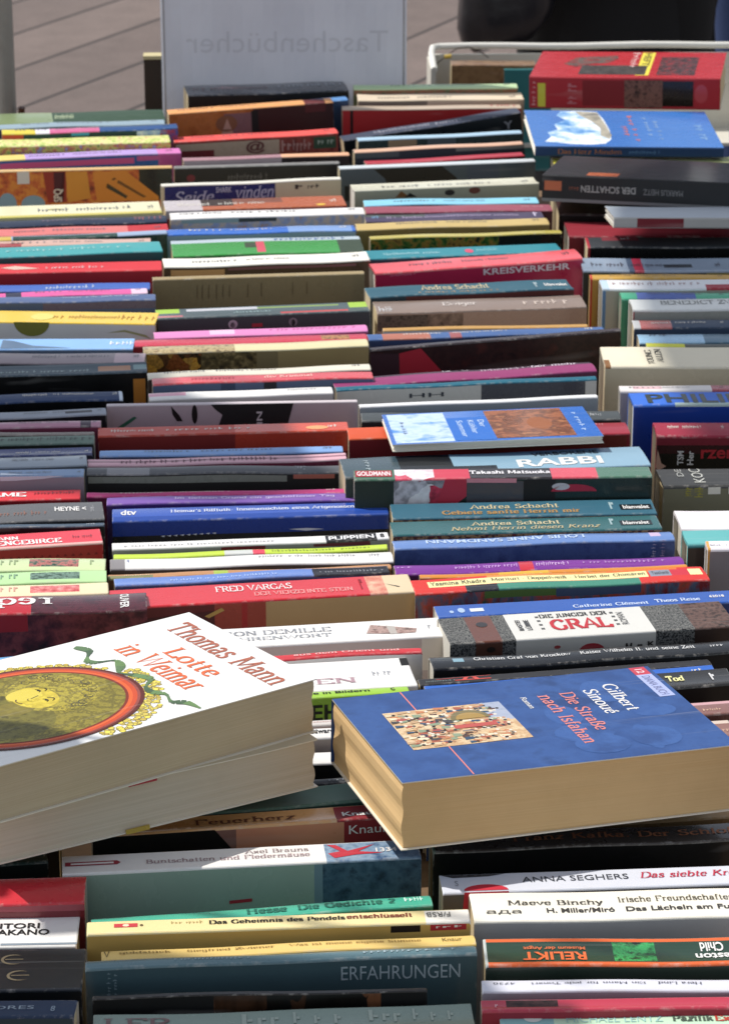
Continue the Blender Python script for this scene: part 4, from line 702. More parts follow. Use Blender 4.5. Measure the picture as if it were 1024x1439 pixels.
def arc(cx, cy, rx, ry, a0=0, a1=360, n=40):
    return [(cx+rx*math.cos(math.radians(a0+(a1-a0)*k/n)), cy+ry*math.sin(math.radians(a0+(a1-a0)*k/n))) for k in range(n if a1-a0 >= 360 else n+1)]
def ringq(cx, cy, r0, r1, asp, c, lf, n=48, a0=0, a1=360):
    out = []
    for k in range(n):
        t0, t1 = [math.radians(a0+(a1-a0)*(k+q)/n) for q in (0, 1)]
        out.append(([(cx+r0*math.cos(t0), cy+r0*asp*math.sin(t0)), (cx+r1*math.cos(t0), cy+r1*asp*math.sin(t0)), (cx+r1*math.cos(t1), cy+r1*asp*math.sin(t1)), (cx+r0*math.cos(t1), cy+r0*asp*math.sin(t1))], c, lf))
    return out

# big blue romance: title reads away from the near left corner
r_ = random.Random(3); TPi = []
BL = 'a:24467e,284c88,305694,224278:9'
for k in range(7):                               # faint tone on tone ornament
    cx, cy = r_.uniform(.5, .95), r_.uniform(.15, .85); TPi.append((arc(cx, cy, r_.uniform(.03, .09), r_.uniform(.06, .16), n=18), 'a:2a5090,365e9e,284a84:14', .00005+k*.00001))
TPi.append((quad(.104, .463, .325, .765), 'a:dcb884,c89c68,e4c898,b8845a:40', .00018))
figs = sorted([(r_.uniform(.115, .43), r_.uniform(.34, .75)) for _ in range(210)], reverse=True)
for k, (x, y) in enumerate(figs):                # little figures of the miniature painting, heads towards the title
    c = r_.choice(('e0bc88','c8a070','b0402c','3c3430','34506c','dcc8a0','c87838','5c3a28','8a9a7c','a85a40','ead8b4')); l = .00021+k*.0000012
    rx_ = r_.uniform(.010, .018); ry_ = r_.uniform(.010, .020)
    TPi.append(([(x-rx_, y-ry_), (x-rx_*.9, y+ry_), (x+rx_*.7, y+ry_*.6), (x+rx_, y), (x+rx_*.6, y-ry_*.7)], c, l))
    TPi.append((arc(x+rx_*1.25, y, .0055, .0095, n=8), r_.choice(('d8a878','c08a5c','2c201c','e8dcc8','241c1c')), l+.0000006))
    if k % 4 == 0: TPi.append(([(x-.02, y-.012), (x-.018, y-.010), (x+.02, y+.02), (x+.018, y+.022)], r_.choice(('2c2420','8a3a28','e8d8b0')), l+.0000006))
TPi += [(quad(.39, .463, .55, .765, 2), 'a:8a96b0,a8b0c4,98a2b8:30', .00019), (arc(.34, .60, .06, .10, 0, 180, 14), '7a6a30', .00048), (arc(.34, .60, .045, .07, 0, 180, 12), 'a8863c', .00049), (quad(.27, .40, .50, .54, 2), 'c04430', .00050)]
TPi += [(quad(.206, .2105, 0.005, .325, 2), 'e0786c', .00016), (quad(.206, .2105, .765, .995, 2), 'e0786c', .00016)]
TPi += [(quad(.935, .985, .62, .90, 3), 'a9b4e0', .00016), (quad(.935, .985, .90, .995, 3), 'c8243c', .00016)]
lying((.0670,1.3170,.1350), 15.73, -1.92, 1.44, .1868, .1208, .0378, BL, '24467e', 'isf',
      'thick blue paperback with crowd picture lying face up at right, page edges towards the viewer', 'tan', None, (), TPi,
      [('Gilbert','s',-90,.800,.845,.50,.83,'e9e6e4'), ('Sinoué','s',-90,.73,.775,.49,.79,'e9e6e4'), ('Die Straße','s',-90,.655,.70,.32,.785,'e08078'), ('nach Isfahan','s',-90,.585,.632,.19,.78,'e08078'), ('Roman','s',-90,.532,.55,.64,.78,'e9e6e4'), ('DIANA BUCH','n',-90,.946,.972,.64,.88,'6a70a0'), ('12','nB',-90,.948,.972,.92,.97,'f0d0d4')], curl=.0016)
# two white portrait paperbacks, one on the other
WV = 'efeeea'
lying((-.1449,1.3195,.1280), 28.6, -.59, .51, .1951, .1250, .0278, 'cdbf9f', 'c8a030', 'low',
      'white paperback lying directly beneath the oval portrait paperback', 'grey', None, (), [], [], curl=.001, marks=[(.415,.50,.0268,.0280,'b02838'),(.405,.475,-.0002,.0022,'b89a28')])
TP2 = []; AS = .2047/.1256; cx, cy, RU, RV = .28, .46, .325, .41     # oval centre and radii in cover lengths / widths
def ov(q, t): return max(.003, cx+RU*q*math.cos(t)), cy+RV*q*math.sin(t)
def oval(q, c, lf): return ([ov(q, math.radians(5*k)) for k in range(72)], c, lf)
def flowers(t0, t1, q0, q1, n, lf):
    for k in range(n):
        t = math.radians(r_.uniform(t0, t1)); x, y = ov(r_.uniform(q0, q1), t); sz = r_.uniform(.006, .011)
        if not (.01 < y < .985 and x > .01): continue
        l = lf+(k % 14)*.000006; TP2.append((arc(x, y, sz, sz*AS, n=9), '6a6010', l))
        TP2.append((arc(x, y, sz*.8, sz*.8*AS, n=8), r_.choice(('d8c02c','e0cc34','c8ac24','ecd840')), l+.000003))
flowers(25, 120, 1.0, 1.07, 90, .00012); flowers(-78, 14, 1.0, 1.17, 190, .00012)
def ribbon(pts, w, lf):
    pts = spline(pts, 3)
    for i in range(len(pts)-1):
        (a, b1), (c1, d) = pts[i], pts[i+1]; dx, dy = c1-a, (d-b1)/AS; l = math.hypot(dx, dy) or 1; nx, ny = -dy/l, dx/l*AS
        f = lambda j: w*(.75+.45*math.sin(j*.8))
        TP2.append(([(a+nx*f(i), b1+ny*f(i)), (a-nx*f(i), b1-ny*f(i)), (c1-nx*f(i+1), d-ny*f(i+1)), (c1+nx*f(i+1), d+ny*f(i+1))], ('54763a','3c5a2a','64864a')[(i//3) % 3], lf+(i % 4)*.00001))
ribbon([(.60,.93),(.619,.86),(.592,.80),(.575,.75),(.593,.719),(.64,.69),(.628,.62),(.600,.56),(.622,.50),(.645,.42),(.606,.36),(.598,.29),(.62,.235),(.603,.15),(.631,.11),(.640,.02)], .012, .00036)
TP2 += [oval(1.0, '5c1c10', .00042), oval(.965, '94300f', .00044), oval(.94, 'c8440a', .00046), oval(.90, 'dc5a0a', .00048), oval(.865, '7c2410', .00050), oval(.84, 'a:7a6e16,94871c,645a12,a09220:60', .00052)]
TP2 += [(arc(.20, .42, .13, .24, n=30), 'a:5c5414,787020,4a440f:50', .00054), (arc(.385, .53, .125, .20, n=34), 'a:8a7c14,b4a41a,6a5e10,ccba20:70', .00056), (arc(.33, .525, .060, .118, n=30), 'a:dcc61c,d0ba1a,bca618,e8d222:50', .00058), (arc(.315, .575, .050, .060, n=24), 'dcc61e', .000585), (arc(.25, .47, .06, .07, n=20), 'a:8a7c16,6e6212:60', .00057), (arc(.12, .62, .11, .16, n=24), 'a:b8a41a,8c7e18,cdb81c:40', .00055)]
for k in range(70):                              # drawn curls of hair
    t = math.radians(-100+k*2.9); q = r_.uniform(.85, 1.15); x, y = .375+.11*q*math.cos(t), .53+.18*q*math.sin(t)
    TP2 += ringq(x, y, .010, .0125, AS, r_.choice(('4a4210','5c5014','b8a420','3c360c','8a7c18')), .00061+(k % 4)*.00001, 8, r_.uniform(0, 180), r_.uniform(200, 380))
for (ex, ey) in ((.368, .585), (.352, .475)):
    TP2 += ringq(ex, ey, .015, .0188, AS*.8, '2c280c', .00066, 10, -70, 75); TP2 += ringq(ex-.012, ey, .009, .0120, AS, '2c280c', .00066, 10, -80, 80)
    TP2.append((arc(ex-.006, ey, .004, .009, n=8), '2c280c', .00067))
TP2 += ringq(.315, .515, .008, .010, AS, '4a420f', .00066, 8, 100, 260); TP2 += ringq(.286, .525, .008, .011, AS*1.6, '5a3c10', .00066, 10, 100, 260)
TP2 += [([(.345,.535),(.318,.522),(.317,.526),(.344,.540)], '5a5010', .00066)]
lying((-.1424,1.3082,.1567), 34.49, -.87, .76, .2047, .1256, .0313, WV, 'e8e4dc', 'lot',
      'thick white paperback with oval portrait in orange frame, topmost of the two at left', 'old', None, (), TP2,
      [('Thomas Mann','s',-90,.872,.955,.05,.90,'b0562a'), ('Lotte','s',-90,.77,.835,.29,.655,'dc642c'), ('in Weimar','s',-90,.675,.757,.213,.81,'dc642c')], curl=.0018)
# small blue pocket book
lying((.0922,1.9571,.1330), 1.6, -6.84, -1.30, .1536, .1124, .0054, '2f78d8', '2060b0', 'sma',
      'slim blue pocket book with brown photo panel lying across the third column', 'white', None, (),
      [(quad(.02,.30,.03,.97), 'a:4a90e4,c8dcf4,a8c8f0:14', .00012), (quad(.30,.50,.04,.78), '1f6cc8', .00018), (quad(.50,.88,.06,.97), 'a:8a4a24,b4683a,6a3418,c07a48:26', .00018), (arc(.62,.62,.05,.16,n=16), 'a:6a3418,9a5428:60', .0002), (arc(.74,.5,.06,.2,n=16), '9c5a30', .0002)],
      [('Der','n',-90,.45,.48,.45,.68,'c8dcf0'), ('Köhler','n',-90,.40,.43,.25,.68,'c8dcf0'), ('Sommer','n',-90,.345,.375,.15,.68,'c8dcf0'), ('~5','n',-90,.07,.09,.3,.7,'5c7898'), ('~8','n',-90,.92,.95,.2,.8,'a8c4e8')], curl=.0008)
# far right pile
lying((.2982,3.1325,.1350), -11.57, .64, -1.36, .2104, .1405, .0352, 'c81c2c', 'a81424', 'red',
      'thick red book with yellow band lying at the back of the right column', 'cream', 'b8182a',
      [(quad(.045,.085,.05,.8,1),'d8d020',.0001), (quad(.28,.52,.1,.9,1),'8c1420',.0001), (quad(.50,.70,.05,.92,1),'a:4a2420,8a5c50,241414:40',.00015), (quad(.70,.86,.1,.9,1),'1c1012',.00015), (arc(.90,.5,.035,.3,n=18),'c8404c',.0002)],
      [(quad(.55,.62,.08,.97,3),'e0d020',.00015), ([(.15,.5),(.2,.75),(.3,.8),(.42,.84),(.43,.7),(.38,.55),(.3,.5),(.22,.38)],'a:1c1c1c,5c5850,8a2420,2c2a28:40',.00015), (quad(.25,.60,.1,.45,4),'a:242424,5c5450:60',.0002), (quad(.66,.86,.1,.8,4),'a:241a1c,5c4044,a82430:50',.00015)],
      [('~7','nB',-90,.50,.54,.4,.95,'e0b8b4'), ('HEFT','nB',-90,.565,.605,.45,.95,'5c4c10')], [('~9','n',90,.012,.035,.1,.85,'e8a0a0'), ('~6','n',90,.2,.25,.15,.8,'c87078')], curl=.001)
lying((.2820,2.8956,.1350), -.69, 2.17, .83, .1957, .1502, .0104, '2a78cc', '1c4c8c', 'blu',
      'flat blue book with white cloud picture lying under the red one', 'white', '1a3f6c', (),
      [([(.06,.12),(.12,.10),(.2,.06),(.3,.05),(.38,.08),(.42,.2),(.43,.45),(.42,.75),(.40,.96),(.3,.985),(.2,.97),(.17,.85),(.21,.72),(.14,.6),(.15,.45),(.09,.38),(.10,.25)],'a:3f84c8,8fbce4,dce8f0,eef2f4,a8c8e4:9',.00012),
       ([(.28,.97),(.40,.95),(.42,.6),(.43,.3),(.41,.2),(.37,.3),(.385,.5),(.35,.7),(.30,.85)],'a:8a8678,b8b09c,5c5e60:20',.00016)],
      [('~4','n',-90,.50,.53,.3,.55,'c86a5c'),('~9','n',-90,.55,.58,.15,.85,'c86a5c'),('~8','n',-90,.63,.66,.3,.8,'8ab0dc'),('~9','n',-90,.68,.71,.2,.7,'8ab0dc'),('~6','n',-90,.9,.94,.2,.6,'7aa4d4')], [('Das Herz Minden','s',0,.12,.46,.25,.75,'b07048'),('~14','s',0,.5,.66,.3,.7,'5c88b8')])
lying((.2711,2.7025,.1350), -15.0, -4.55, -.44, .1896, .1292, .0256, '2c2c2e', '8a8a88', 'bla',
      'black paperback with orange label lying below the blue one', 'white', '1f2124',
      [(quad(.012,.10,.42,.78,1),'c8683c',.0001),(quad(0.0,1.0,.0,.12,1),'7c7e80',.0001)], [(quad(.22,.38,.04,.2,2),'c8683c',.00012)],
      [], [('MARKUS HEITZ','n',180,.52,.72,.4,.62,'8c8c8c'),('DER SCHATTEN','nB',180,.20,.48,.4,.66,'a8a8a4'),('~4','n',0,.14,.19,.45,.6,'8a4c34')])
lying((.3279,2.5939,.1350), 1.82, -3.91, 1.26, .1832, .0583, .0101, 'b4bcc4', '8c8c88', 'whi',
      'narrow white book with maroon label lying below the black one', 'white', 'b4b4b0', [(quad(.12,.36,.08,.92,1),'7c1424',.0001)])

# ------------------------------------------------------------------ table
V, Fc = [], []; boxv(-.95, 1.15, .85, 3.30, -.028, 0, V, Fc)
wm, nt, bs = nodes('table_wood'); v = coords(nt, (2, 22, 22), False); f = noise(nt, v, 3, 5, .7)
nt.links.new(mix(nt, f, lin('5c4630'), lin('8a6c4a')), bs.inputs['Base Color']); bs.inputs['Roughness'].default_value = .7; bump(nt, bs, f, .3)
tb = empty('market_table', Matrix.Translation((.1, 2.07, -.75))); tag(tb, 'long wooden market table carrying the rows of books', 'table')
def child(name, V, Fc, m, root, fm=None):
    inv = root.matrix_world.inverted(); return link(name, [inv @ Vector(p) for p in V], Fc, m, root, fm)
child('table_top', V, Fc, [wm], tb)
for x in (-.85, 1.05):
    for y in (.95, 3.18):
        V, Fc = [], []; boxv(x-.03, x+.03, y-.03, y+.03, -.75, -.03, V, Fc); child('leg', V, Fc, [wm], tb)
# thin grey board dividers between the columns of books
def simple(name, h, rough=.6, n=40, amt=.12, metal=0, bmp=.3):
    m, nt, b = nodes(name); v = coords(nt, (1, 1, 1), False); f = noise(nt, v, n, 5, .65)
    c = lin(h); nt.links.new(mix(nt, f, tuple(q*(1-amt*2) for q in c[:3])+(1,), tuple(min(1, q*(1+amt)) for q in c[:3])+(1,)), b.inputs['Base Color'])
    b.inputs['Roughness'].default_value = rough; b.inputs['Metallic'].default_value = metal; bump(nt, b, f, bmp, .002); return m
def at(px, py, y):
    d = FWD + RIGHT*((px-512)/FPX) - UP*((py-719.5)/FPX); return CAM + d*(y/d.y)
# ------------------------------------------------------------------ behind the table
# stake of a book crate, grey pole at the left edge
p = unp(216, 150, .10); V, Fc = [], []
post = empty('wooden_post', Matrix.Translation((p.x, p.y+.02, 0)))
boxv(p.x-.0108, p.x+.0108, p.y+.02, p.y+.04, 0, .152, V, Fc); child('stake', V, Fc, [simple('post_wood', '3c3024', .8)], post)
V, Fc = [], []; boxv(p.x-.0115, p.x+.0115, p.y+.0192, p.y+.0408, .152, .156, V, Fc); child('cap', V, Fc, [simple('post_cap', 'cdbf8e', .8)], post)
tag(post, 'short dark wooden post with pale top at the back edge', 'post')
p = at(6, 70, 3.36); pole = empty('metal_pole', Matrix.Translation((p.x, 3.36, -.75)))
V, Fc = tube([(p.x, 3.36, -.75), (p.x, 3.36, 1.6)], .0118, 20); child('tube', V, Fc, [simple('pole_metal', '9a9a94', .45, 60, .1, .3)], pole)
V, Fc = tube([(p.x, 3.36, .03), (p.x, 3.36, .075)], .0145, 16); child('collar', V, Fc, [simple('collar', '8c8c34', .5)], pole)
V, Fc = tube([(p.x+.016, 3.355, .07), (p.x+.019, 3.35, .094)], .004, 10); child('knob', V, Fc, [simple('knob', '54301c', .5)], pole)
tag(pole, 'grey metal pole at the left edge behind the books', 'pole')
# translucent plastic category sheet, seen from behind so its word is mirrored
sg = empty('category_sign', Matrix.Translation((.03, 3.30, .1)))
a = unp(227, 60, .30); q = unp(571, 60, .30); yS = 3.31
def sx(px, z):                                  # x on the plane y = yS through photo column px
    d = FWD + RIGHT*((px-512)/FPX) + UP*(640/FPX)
    return (CAM + d*(yS/d.y)).x
x0, x1 = sx(227, 0), sx(571, 0)
NXs, NZs = 24, 16; V, Fc = [], []
for lay in (0, .0008):
    for i in range(NXs+1):
        for j in range(NZs+1):
            u, w = i/NXs, j/NZs; x = x0+(x1-x0)*u; z = .09+.31*w
            V.append((x, yS+lay+.003*math.sin(u*5+1)*w+.002*math.exp(-((u-.25-.2*(1-w))*9)**2)+.001*math.exp(-((u-.12-.3*w)*12)**2)+.0015*math.sin(u*23+w*9), z))
K_ = (NXs+1)*(NZs+1)
for i in range(NXs):
    for j in range(NZs):
        q = (i*(NZs+1)+j, (i+1)*(NZs+1)+j, (i+1)*(NZs+1)+j+1, i*(NZs+1)+j+1); Fc.append(q); Fc.append(tuple(K_+t for t in q[::-1]))
pm, nt, bs = nodes('cloudy_plastic'); bs.inputs['Base Color'].default_value = lin('b4b8c2'); bs.inputs['Roughness'].default_value = .6; bs.inputs['Specular IOR Level'].default_value = .15
bs.inputs['Alpha'].default_value = .66; bs.inputs['Transmission Weight'].default_value = 0
v = coords(nt, (1, 1, 1), False); f = noise(nt, v, 14, 4); 
nt.links.new(mix(nt, f, lin('b4b8c4'), lin('dcdfe6')), bs.inputs['Base Color']); bump(nt, bs, f, .3, .002)
tl = nt.nodes.new('ShaderNodeBsdfTranslucent'); tl.inputs[0].default_value = lin('e4e8f0'); tp = nt.nodes.new('ShaderNodeBsdfTransparent')
m1 = nt.nodes.new('ShaderNodeMixShader'); m1.inputs[0].default_value = .14; m2 = nt.nodes.new('ShaderNodeMixShader'); m2.inputs[0].default_value = .5
bs.inputs['Alpha'].default_value = 1; nt.links.new(tl.outputs[0], m2.inputs[2]); nt.links.new(bs.outputs[0], m2.inputs[1])
nt.links.new(m2.outputs[0], m1.inputs[1]); nt.links.new(tp.outputs[0], m1.inputs[2]); nt.links.new(m1.outputs[0], nt.nodes['Material Output'].inputs[0])
child('plastic_sheet', V, Fc, [pm], sg)
tv, tf = put_text('Taschenbücher', 'n', 'm', sx(262, 0), sx(545, 0), 0, 1, lambda x, y, l: (x, y, l))
zt0, zt1 = .0, .0
def zat(py):                                    # height on the plane y = yS seen at photo row py
    d = FWD - UP*((py-719.5)/FPX); return (CAM + d*(yS/d.y)).z
tV = [(x, yS-.004, zat(72)+(zat(42)-zat(72))*y) for (x, y, l) in tv]
tm, nt, bs = nodes('sign_print'); bs.inputs['Base Color'].default_value = lin('5c5c64'); bs.inputs['Alpha'].default_value = .15
child('lettering', tV, tf, [tm], sg)
V, Fc = tube([(x0, yS-.012, zat(-60)), (x1, yS-.012, zat(-60))], .004, 8); child('rail', V, Fc, [simple('rail', '8c8c90', .4)], sg)
for xx in (x0+.004, x1-.004):
    V, Fc = tube([(xx, yS-.012, .0), (xx, yS-.012, zat(-60)-.004)], .0012, 6); child('wire_stay', V, Fc, [simple('stay', '9c9ca0', .4)], sg)
tag(sg, 'cloudy plastic sheet with the word for paperbacks seen from behind', 'sign')
# small orange price sticker leaning on the back of the black book
# white crate at the back right
cr = empty('book_crate', Matrix.Translation((.35, 3.45, 0)))
cm = simple('crate_plastic', 'd6d2c4', .45, 30, .06)
def at(px, py, y):
    d = FWD + RIGHT*((px-512)/FPX) - UP*((py-719.5)/FPX); return CAM + d*(y/d.y)
yB, yF = 3.62, 3.53
cl, crr = at(604, 66, yB), at(1110, 70, yB); zt = cl.z
V, Fc = [], []; boxv(cl.x, crr.x, yB, yB+.006, .0, zt-.01, V, Fc); child('back_wall', V, Fc, [cm], cr)
V, Fc = [], []; boxv(cl.x-.004, cl.x+.002, yF, yB-.0005, .0, zt-.012, V, Fc); child('side_wall', V, Fc, [cm], cr)
V, Fc = [], []; boxv(crr.x-.002, crr.x+.004, yF, yB-.0005, .0, zt-.012, V, Fc); child('side_wall', V, Fc, [cm], cr)
rimp = [(cl.x, yF, zt-.012), (cl.x, yB-.03, zt-.003), (cl.x+.003, yB-.005, zt), (cl.x+.012, yB+.003, zt)] + [(cl.x+.012+(crr.x-cl.x-.024)*k/10, yB+.003, zt+.0008*math.sin(k*1.3)) for k in range(1, 11)] + [(crr.x-.003, yB-.005, zt), (crr.x, yB-.03, zt-.003), (crr.x, yF, zt-.012)]
V, Fc = tube(rimp, .0042, 10); child('rim', V, Fc, [simple('rim_plastic', 'e8e6dc', .4, 30, .04)], cr)
V, Fc = [], []; boxv(cl.x, crr.x, yF, yB, -.0, .004, V, Fc); child('bottom', V, Fc, [cm], cr)
tag(cr, 'white plastic crate with rounded rim at the back right', 'crate')
def mini(px0, px1, py, y, T, h, c, lab):
    p0, p1 = at(px0, py, y), at(px1, py, y); M = Matrix.Translation((p0.x, y, p0.z-h)); r = empty('book', M)
    tag(r, lab, 'book', 'books inside the white crate'); book_parts(r, p1.x-p0.x, T, h, c, c, 'cream')
mini(634, 752, 92, 3.545, .03, .14, 'a:7a5838,94704a,6a4a2c:20', 'brown book standing inside the white crate')
mini(708, 775, 97, 3.54, .02, .13, '2c7a7c', 'teal book beside the brown one inside the crate')
yr = empty('paper_tag', Matrix.Translation(at(628, 80, 3.60)))
pts = [at(628+dx, 79+dy, 3.600-abs(dx)*.0001) for dx, dy in ((-22,20),(-12,8),(0,-1),(14,-11),(30,-13),(46,-7),(58,2))]
V, Fc = tube(spl := [p for p in pts], .0007, 6); child('string', V, Fc, [simple('string', '3c3228', .9)], yr)
V, Fc = tube([at(624, 80, 3.595), at(634, 79, 3.595)], .0028, 8); child('bead', V, Fc, [simple('bead', 'c8a838', .5)], yr)
tag(yr, 'bit of dark string with yellow bead on the crate wall', 'string')
# ------------------------------------------------------------------ ground
gm, nt, bs = nodes('paving'); tc = nt.nodes.new('ShaderNodeTexCoord'); mp = nt.nodes.new('ShaderNodeMapping'); mp.inputs['Rotation'].default_value = (0, 0, math.radians(-64))
nt.links.new(tc.outputs['Object'], mp.inputs['Vector'])
bk = nt.nodes.new('ShaderNodeTexBrick'); bk.inputs['Scale'].default_value = 1; bk.inputs['Brick Width'].default_value = 9; bk.inputs['Row Height'].default_value = .27; bk.inputs['Mortar Size'].default_value = .008
bk.inputs['Color1'].default_value = lin('73645d'); bk.inputs['Color2'].default_value = lin('695b55'); bk.inputs['Mortar'].default_value = lin('2f2725')
nt.links.new(mp.outputs[0], bk.inputs['Vector'])
f = noise(nt, mp.outputs[0], 9, 6, .7); f2 = noise(nt, mp.outputs[0], 120, 3, .6)
c = mix(nt, .5, bk.outputs[0], ramp(nt, f, [(.3, (.35, .35, .35, 1)), (.7, (.62, .62, .62, 1))]), 'OVERLAY'); c = mix(nt, .3, c, ramp(nt, f2, [(.35, (.3, .3, .3, 1)), (.65, (.7, .7, .7, 1))]), 'OVERLAY')
nt.links.new(c, bs.inputs['Base Color']); bs.inputs['Roughness'].default_value = .85; bump(nt, bs, f2, .4, .004)
g = link('pavement', [(-60, -20, -.75), (60, -20, -.75), (60, 120, -.75), (-60, 120, -.75)], [(0, 1, 2, 3)], [gm]); tag(g, kind='structure')

# ------------------------------------------------------------------ people
def person(loc, face, cloth_top, cloth_low, label, skirt=False, s=1.0):
    """one continuous skinned body standing at loc; clothes, hair and shoes are children"""
    root = empty('person', Matrix.Translation(loc) @ Matrix.Rotation(math.radians(face), 4, 'Z') @ Matrix.Scale(s, 4))
    tag(root, label, 'person')
    J = {'pel': (0,0,.95,.13), 'wa': (0,0,1.08,.12), 'ch': (0,.01,1.30,.14), 'nb': (0,0,1.45,.06), 'hd0': (0,-.01,1.54,.055), 'hd1': (0,-.02,1.63,.088), 'hd2': (0,-.01,1.71,.07)}
    E_ = [('pel','wa'), ('wa','ch'), ('ch','nb'), ('nb','hd0'), ('hd0','hd1'), ('hd1','hd2')]
    for sgn, k in ((-1, 'l'), (1, 'r')):
        J.update({'hip'+k: (sgn*.09,0,.88,.10), 'kn'+k: (sgn*.10,-.01,.50,.062), 'an'+k: (sgn*.10,.02,.09,.042), 'to'+k: (sgn*.12,-.14,.035,.035), 'sh'+k: (sgn*.19,0,1.41,.058), 'el'+k: (sgn*.25,.03,1.13,.042), 'wr'+k: (sgn*.26,-.06,.90,.028), 'pa'+k: (sgn*.26,-.08,.83,.032)})
        E_ += [('pel','hip'+k), ('hip'+k,'kn'+k), ('kn'+k,'an'+k), ('an'+k,'to'+k), ('ch','sh'+k), ('sh'+k,'el'+k), ('el'+k,'wr'+k), ('wr'+k,'pa'+k)]
        for q in range(4):
            J['f%d%s' % (q, k)] = (sgn*.262, -.055-.018*q, .745+.006*abs(q-1.5), .0095); J['m%d%s' % (q, k)] = (sgn*.268, -.058-.018*q, .79, .010)
            E_ += [('pa'+k, 'm%d%s' % (q, k)), ('m%d%s' % (q, k), 'f%d%s' % (q, k))]
        J['th'+k] = (sgn*.245, -.125, .80, .011); E_ += [('pa'+k, 'th'+k)]
    def skin(name, keys, edges, grow, m):
        ks = [k for k in J if k in keys]; ix = {k: i for i, k in enumerate(ks)}
        me = bpy.data.meshes.new(name); me.from_pydata([J[k][:3] for k in ks], [(ix[a], ix[b]) for a, b in edges if a in ix and b in ix], [])
        o = bpy.data.objects.new(name, me); COL.objects.link(o); md = o.modifiers.new('s', 'SKIN')
        for i, k in enumerate(ks): me.skin_vertices[0].data[i].radius = (J[k][3]*grow, J[k][3]*grow*.9); me.skin_vertices[0].data[i].use_root = i == 0
        sb = o.modifiers.new('d', 'SUBSURF'); sb.levels = 2; sb.render_levels = 2
        dg = bpy.context.evaluated_depsgraph_get(); me2 = bpy.data.meshes.new_from_object(o.evaluated_get(dg)); bpy.data.objects.remove(o)
        me2.materials.clear(); me2.materials.append(m); me2.polygons.foreach_set('use_smooth', [True]*len(me2.polygons))
        o2 = bpy.data.objects.new(name, me2); COL.objects.link(o2); o2.parent = root; return o2
    sk = simple('skin', 'c49478', .5, 30, .05)
    skin('body', set(J), E_, 1, sk)
    cm_ = simple('coat_cloth', cloth_top, .85, 200, .2); lm = simple('trouser_cloth', cloth_low, .85, 200, .2)
    skin('coat', {'pel','wa','ch','shl','shr','ell','elr','wrl','wrr','hipl','hipr'}, E_, 1.18, cm_)
    skin('trousers', {'pel','hipl','hipr','knl','knr','anl','anr'}, E_, 1.22, lm)
    if skirt:
        V, Fc = [], []; n = 28
        for j, (z, r) in enumerate(((.98,.155),(.80,.158),(.55,.156),(.30,.160))):
            for k in range(n): t = 2*math.pi*k/n; w = r*(1+.035*math.sin(k*2.6+z*3)*(j/2)); V.append((w*math.cos(t), w*.72*math.sin(t), z))
        for j in range(3):
            for k in range(n): Fc.append((j*n+k, j*n+(k+1) % n, (j+1)*n+(k+1) % n, (j+1)*n+k))
        link('skirt', V, Fc, [lm], root, smooth=True)
    for sgn in (-1, 1):
        V, Fc = tube([(sgn*.10,.06,.04),(sgn*.105,-.02,.05),(sgn*.115,-.10,.04),(sgn*.12,-.18,.03)], [.045,.05,.045,.03], 12); link('shoe', V, Fc, [simple('shoe', '1c1a1a', .4)], root, smooth=True)
    V, Fc = tube([(0,.03,1.60),(0,.03,1.68),(0,.01,1.745),(0,-.005,1.775)], [.085,.102,.085,.03], 16); link('hair', V, Fc, [simple('hair', '3c2a1c', .6)], root, smooth=True)
    for sgn in (-1, 1):
        V, Fc = tube([(sgn*.032,-.094,1.635),(sgn*.032,-.101,1.635)], [.011,.005], 8); link('eye', V, Fc, [simple('eye', '2c241c', .3)], root)
    V, Fc = tube([(0,-.095,1.625),(0,-.115,1.595),(0,-.10,1.588)], [.008,.014,.008], 8); link('nose', V, Fc, [sk], root, smooth=True)
    V, Fc = tube([(-.022,-.092,1.562),(0,-.100,1.560),(.022,-.092,1.562)], [.003,.006,.003], 6); link('mouth', V, Fc, [simple('lip', '9a4c44', .5)], root)
    return root
yP = 4.9; pc = at(863, 40, yP)
person((pc.x, yP, -.75), 178, '0e0e10', '0c0c0e', 'person in a long black skirt and coat standing behind the crate', True, .98)
# their shoulder bag
bc = at(710, 20, yP-.14); bagr = empty('shoulder_bag', Matrix.Translation((bc.x, yP-.14, bc.z)))
V, Fc = [], []; n = 26
w = (at(775, 20, yP-.14).x-at(640, 20, yP-.14).x)/2; hb = bc.z - at(710, 57, yP-.14).z
for j in range(13):
    v_ = j/12; z = -hb + .26*v_; 
    rr = (1-abs(max(0, .18-v_)/.18)**2.2*.35) * (1-.12*v_)
    for k in range(n):
        t = 2*math.pi*k/n; c_, s_ = math.cos(t), math.sin(t)
        x = w*rr*math.copysign(abs(c_)**.6, c_); y = .055*rr*math.copysign(abs(s_)**.7, s_)
        V.append((x*(1+.03*math.sin(v_*9+k)), y*(1+.1*math.sin(k*1.7+v_*7)), z + .022*(x/w)*(1-v_)+.004*math.sin(k*.8+v_*5)))
for j in range(12):
    for k in range(n): Fc.append((j*n+k, j*n+(k+1) % n, (j+1)*n+(k+1) % n, (j+1)*n+k))
Fc += [tuple(range(n))[::-1], tuple(12*n+k for k in range(n))]
link('bag_body', V, Fc, [simple('bag_nylon', '1d1d23', .28, 14, .3, 0, 1.0)], bagr, smooth=True)
V, Fc = tube([(-w*.7, 0, .17-hb+.08), (-w*.3, .03, .45), (w*.5, .08, .62), (w*1.1, .1, .70)], .012, 8); link('strap', V, Fc, [simple('strap', '141416', .6)], bagr, smooth=True)
V, Fc = tube([(-w*.8, -.058, -hb+.11), (w*.8, -.058, -hb+.10)], .003, 6); link('zip', V, Fc, [simple('zip', '4c4c50', .4)], bagr)
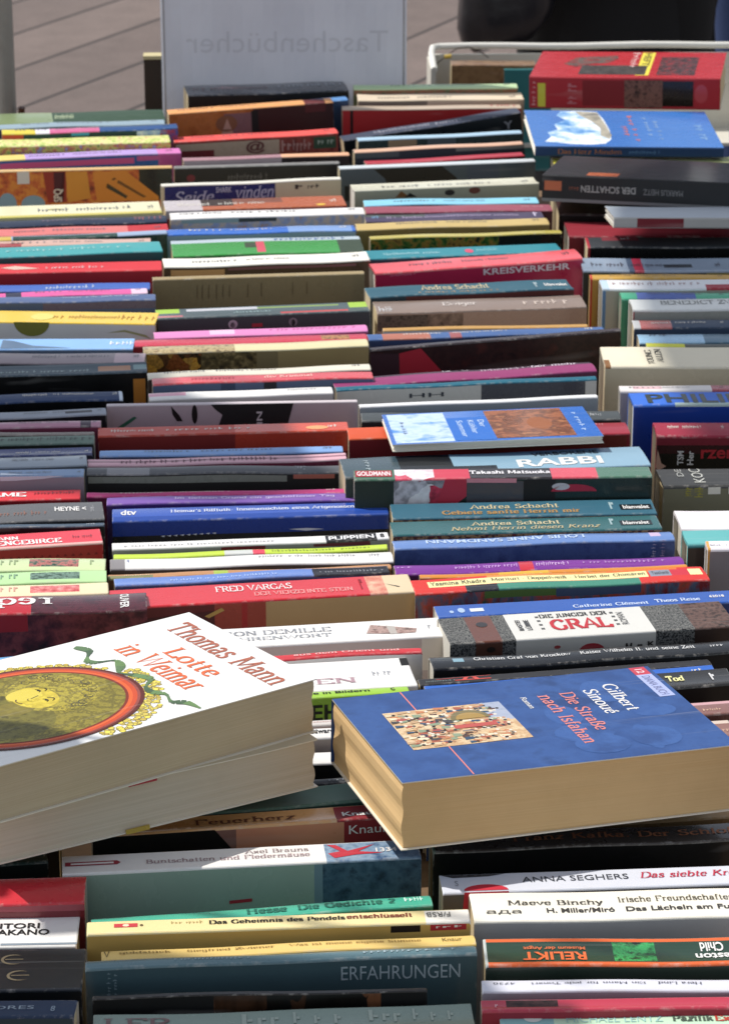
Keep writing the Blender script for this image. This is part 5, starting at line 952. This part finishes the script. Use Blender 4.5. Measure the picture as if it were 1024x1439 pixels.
tag(bagr, 'black nylon shoulder bag hanging left of the person in black', 'bag')
p2 = at(1048, 40, 5.3); person((p2.x+.10, 5.3, -.75), 150, '2c3f6c', '2c4270', 'person in blue denim cut off by the right edge')
h2 = at(1004, 20, 5.0); hr = empty('hanging_cord', Matrix.Translation((h2.x, 5.0, h2.z)))
V, Fc = tube([at(1010, -140, 5.0), at(1009, -20, 5.0), at(1002, 12, 5.0), at(1000, 34, 5.0), at(1001, 58, 5.0), at(1000, 90, 5.0)], .0045, 8); child('cord', V, Fc, [simple('cord', '141416', .7)], hr)
tag(hr, 'dark cord hanging between the two people at upper right', 'cord')

# ------------------------------------------------------------------ invented cloths, out of view, shaped and hung to cast the shade patches
def cloth(pix, zt_, h, label):
    P = [unp(x, y, zt_) for x, y in pix]; k = h/SUN.z; P = [p + SUN*k for p in P]
    c = sum(P, Vector())/len(P); r = empty('added_shade_cloth', Matrix.Translation(c)); n = len(P)
    V = [p-c for p in P] + [p-c+Vector((0, 0, .004)) for p in P]
    Fc = [tuple(range(n))[::-1], tuple(range(n, 2*n))] + [(i, (i+1) % n, n+(i+1) % n, n+i) for i in range(n)]
    link('cloth', V, Fc, [simple('shading', 'b8b0a0', .9)], r)
    V, Fc = tube([V[0]+Vector((0, 0, .006)), V[0]+Vector((0, 0, .6))], .003, 6); link('line', V, Fc, [simple('line', '6c6c6c', .8)], r)
    tag(r, label, 'shading', 'awning cloths added unseen over the stall')
cloth([(872,325),(960,262),(1130,250),(1160,600),(985,640),(950,560),(905,470)], .12, 2.6, 'awning cloth added unseen above the right column of books')
cloth([(-150,478),(195,488),(255,548),(390,572),(430,640),(478,668),(300,690),(120,684),(-150,672)], .12, 1.5, 'awning cloth added unseen above the middle left books')
cloth([(-150,1322),(112,1328),(330,1350),(668,1356),(700,1395),(800,1402),(860,1520),(-150,1520)], .115, .9, 'awning cloth added unseen above the nearest books')
cloth([(-80,985),(40,996),(62,1003),(92,1012),(108,1030),(96,1050),(40,1066),(-80,1072)], .195, .5, 'small awning flap added unseen above the portrait paperback')
cloth([(-80,1225),(16,1232),(26,1250),(14,1272),(-80,1285)], .112, .5, 'small awning flap added unseen above the scarlet spine')
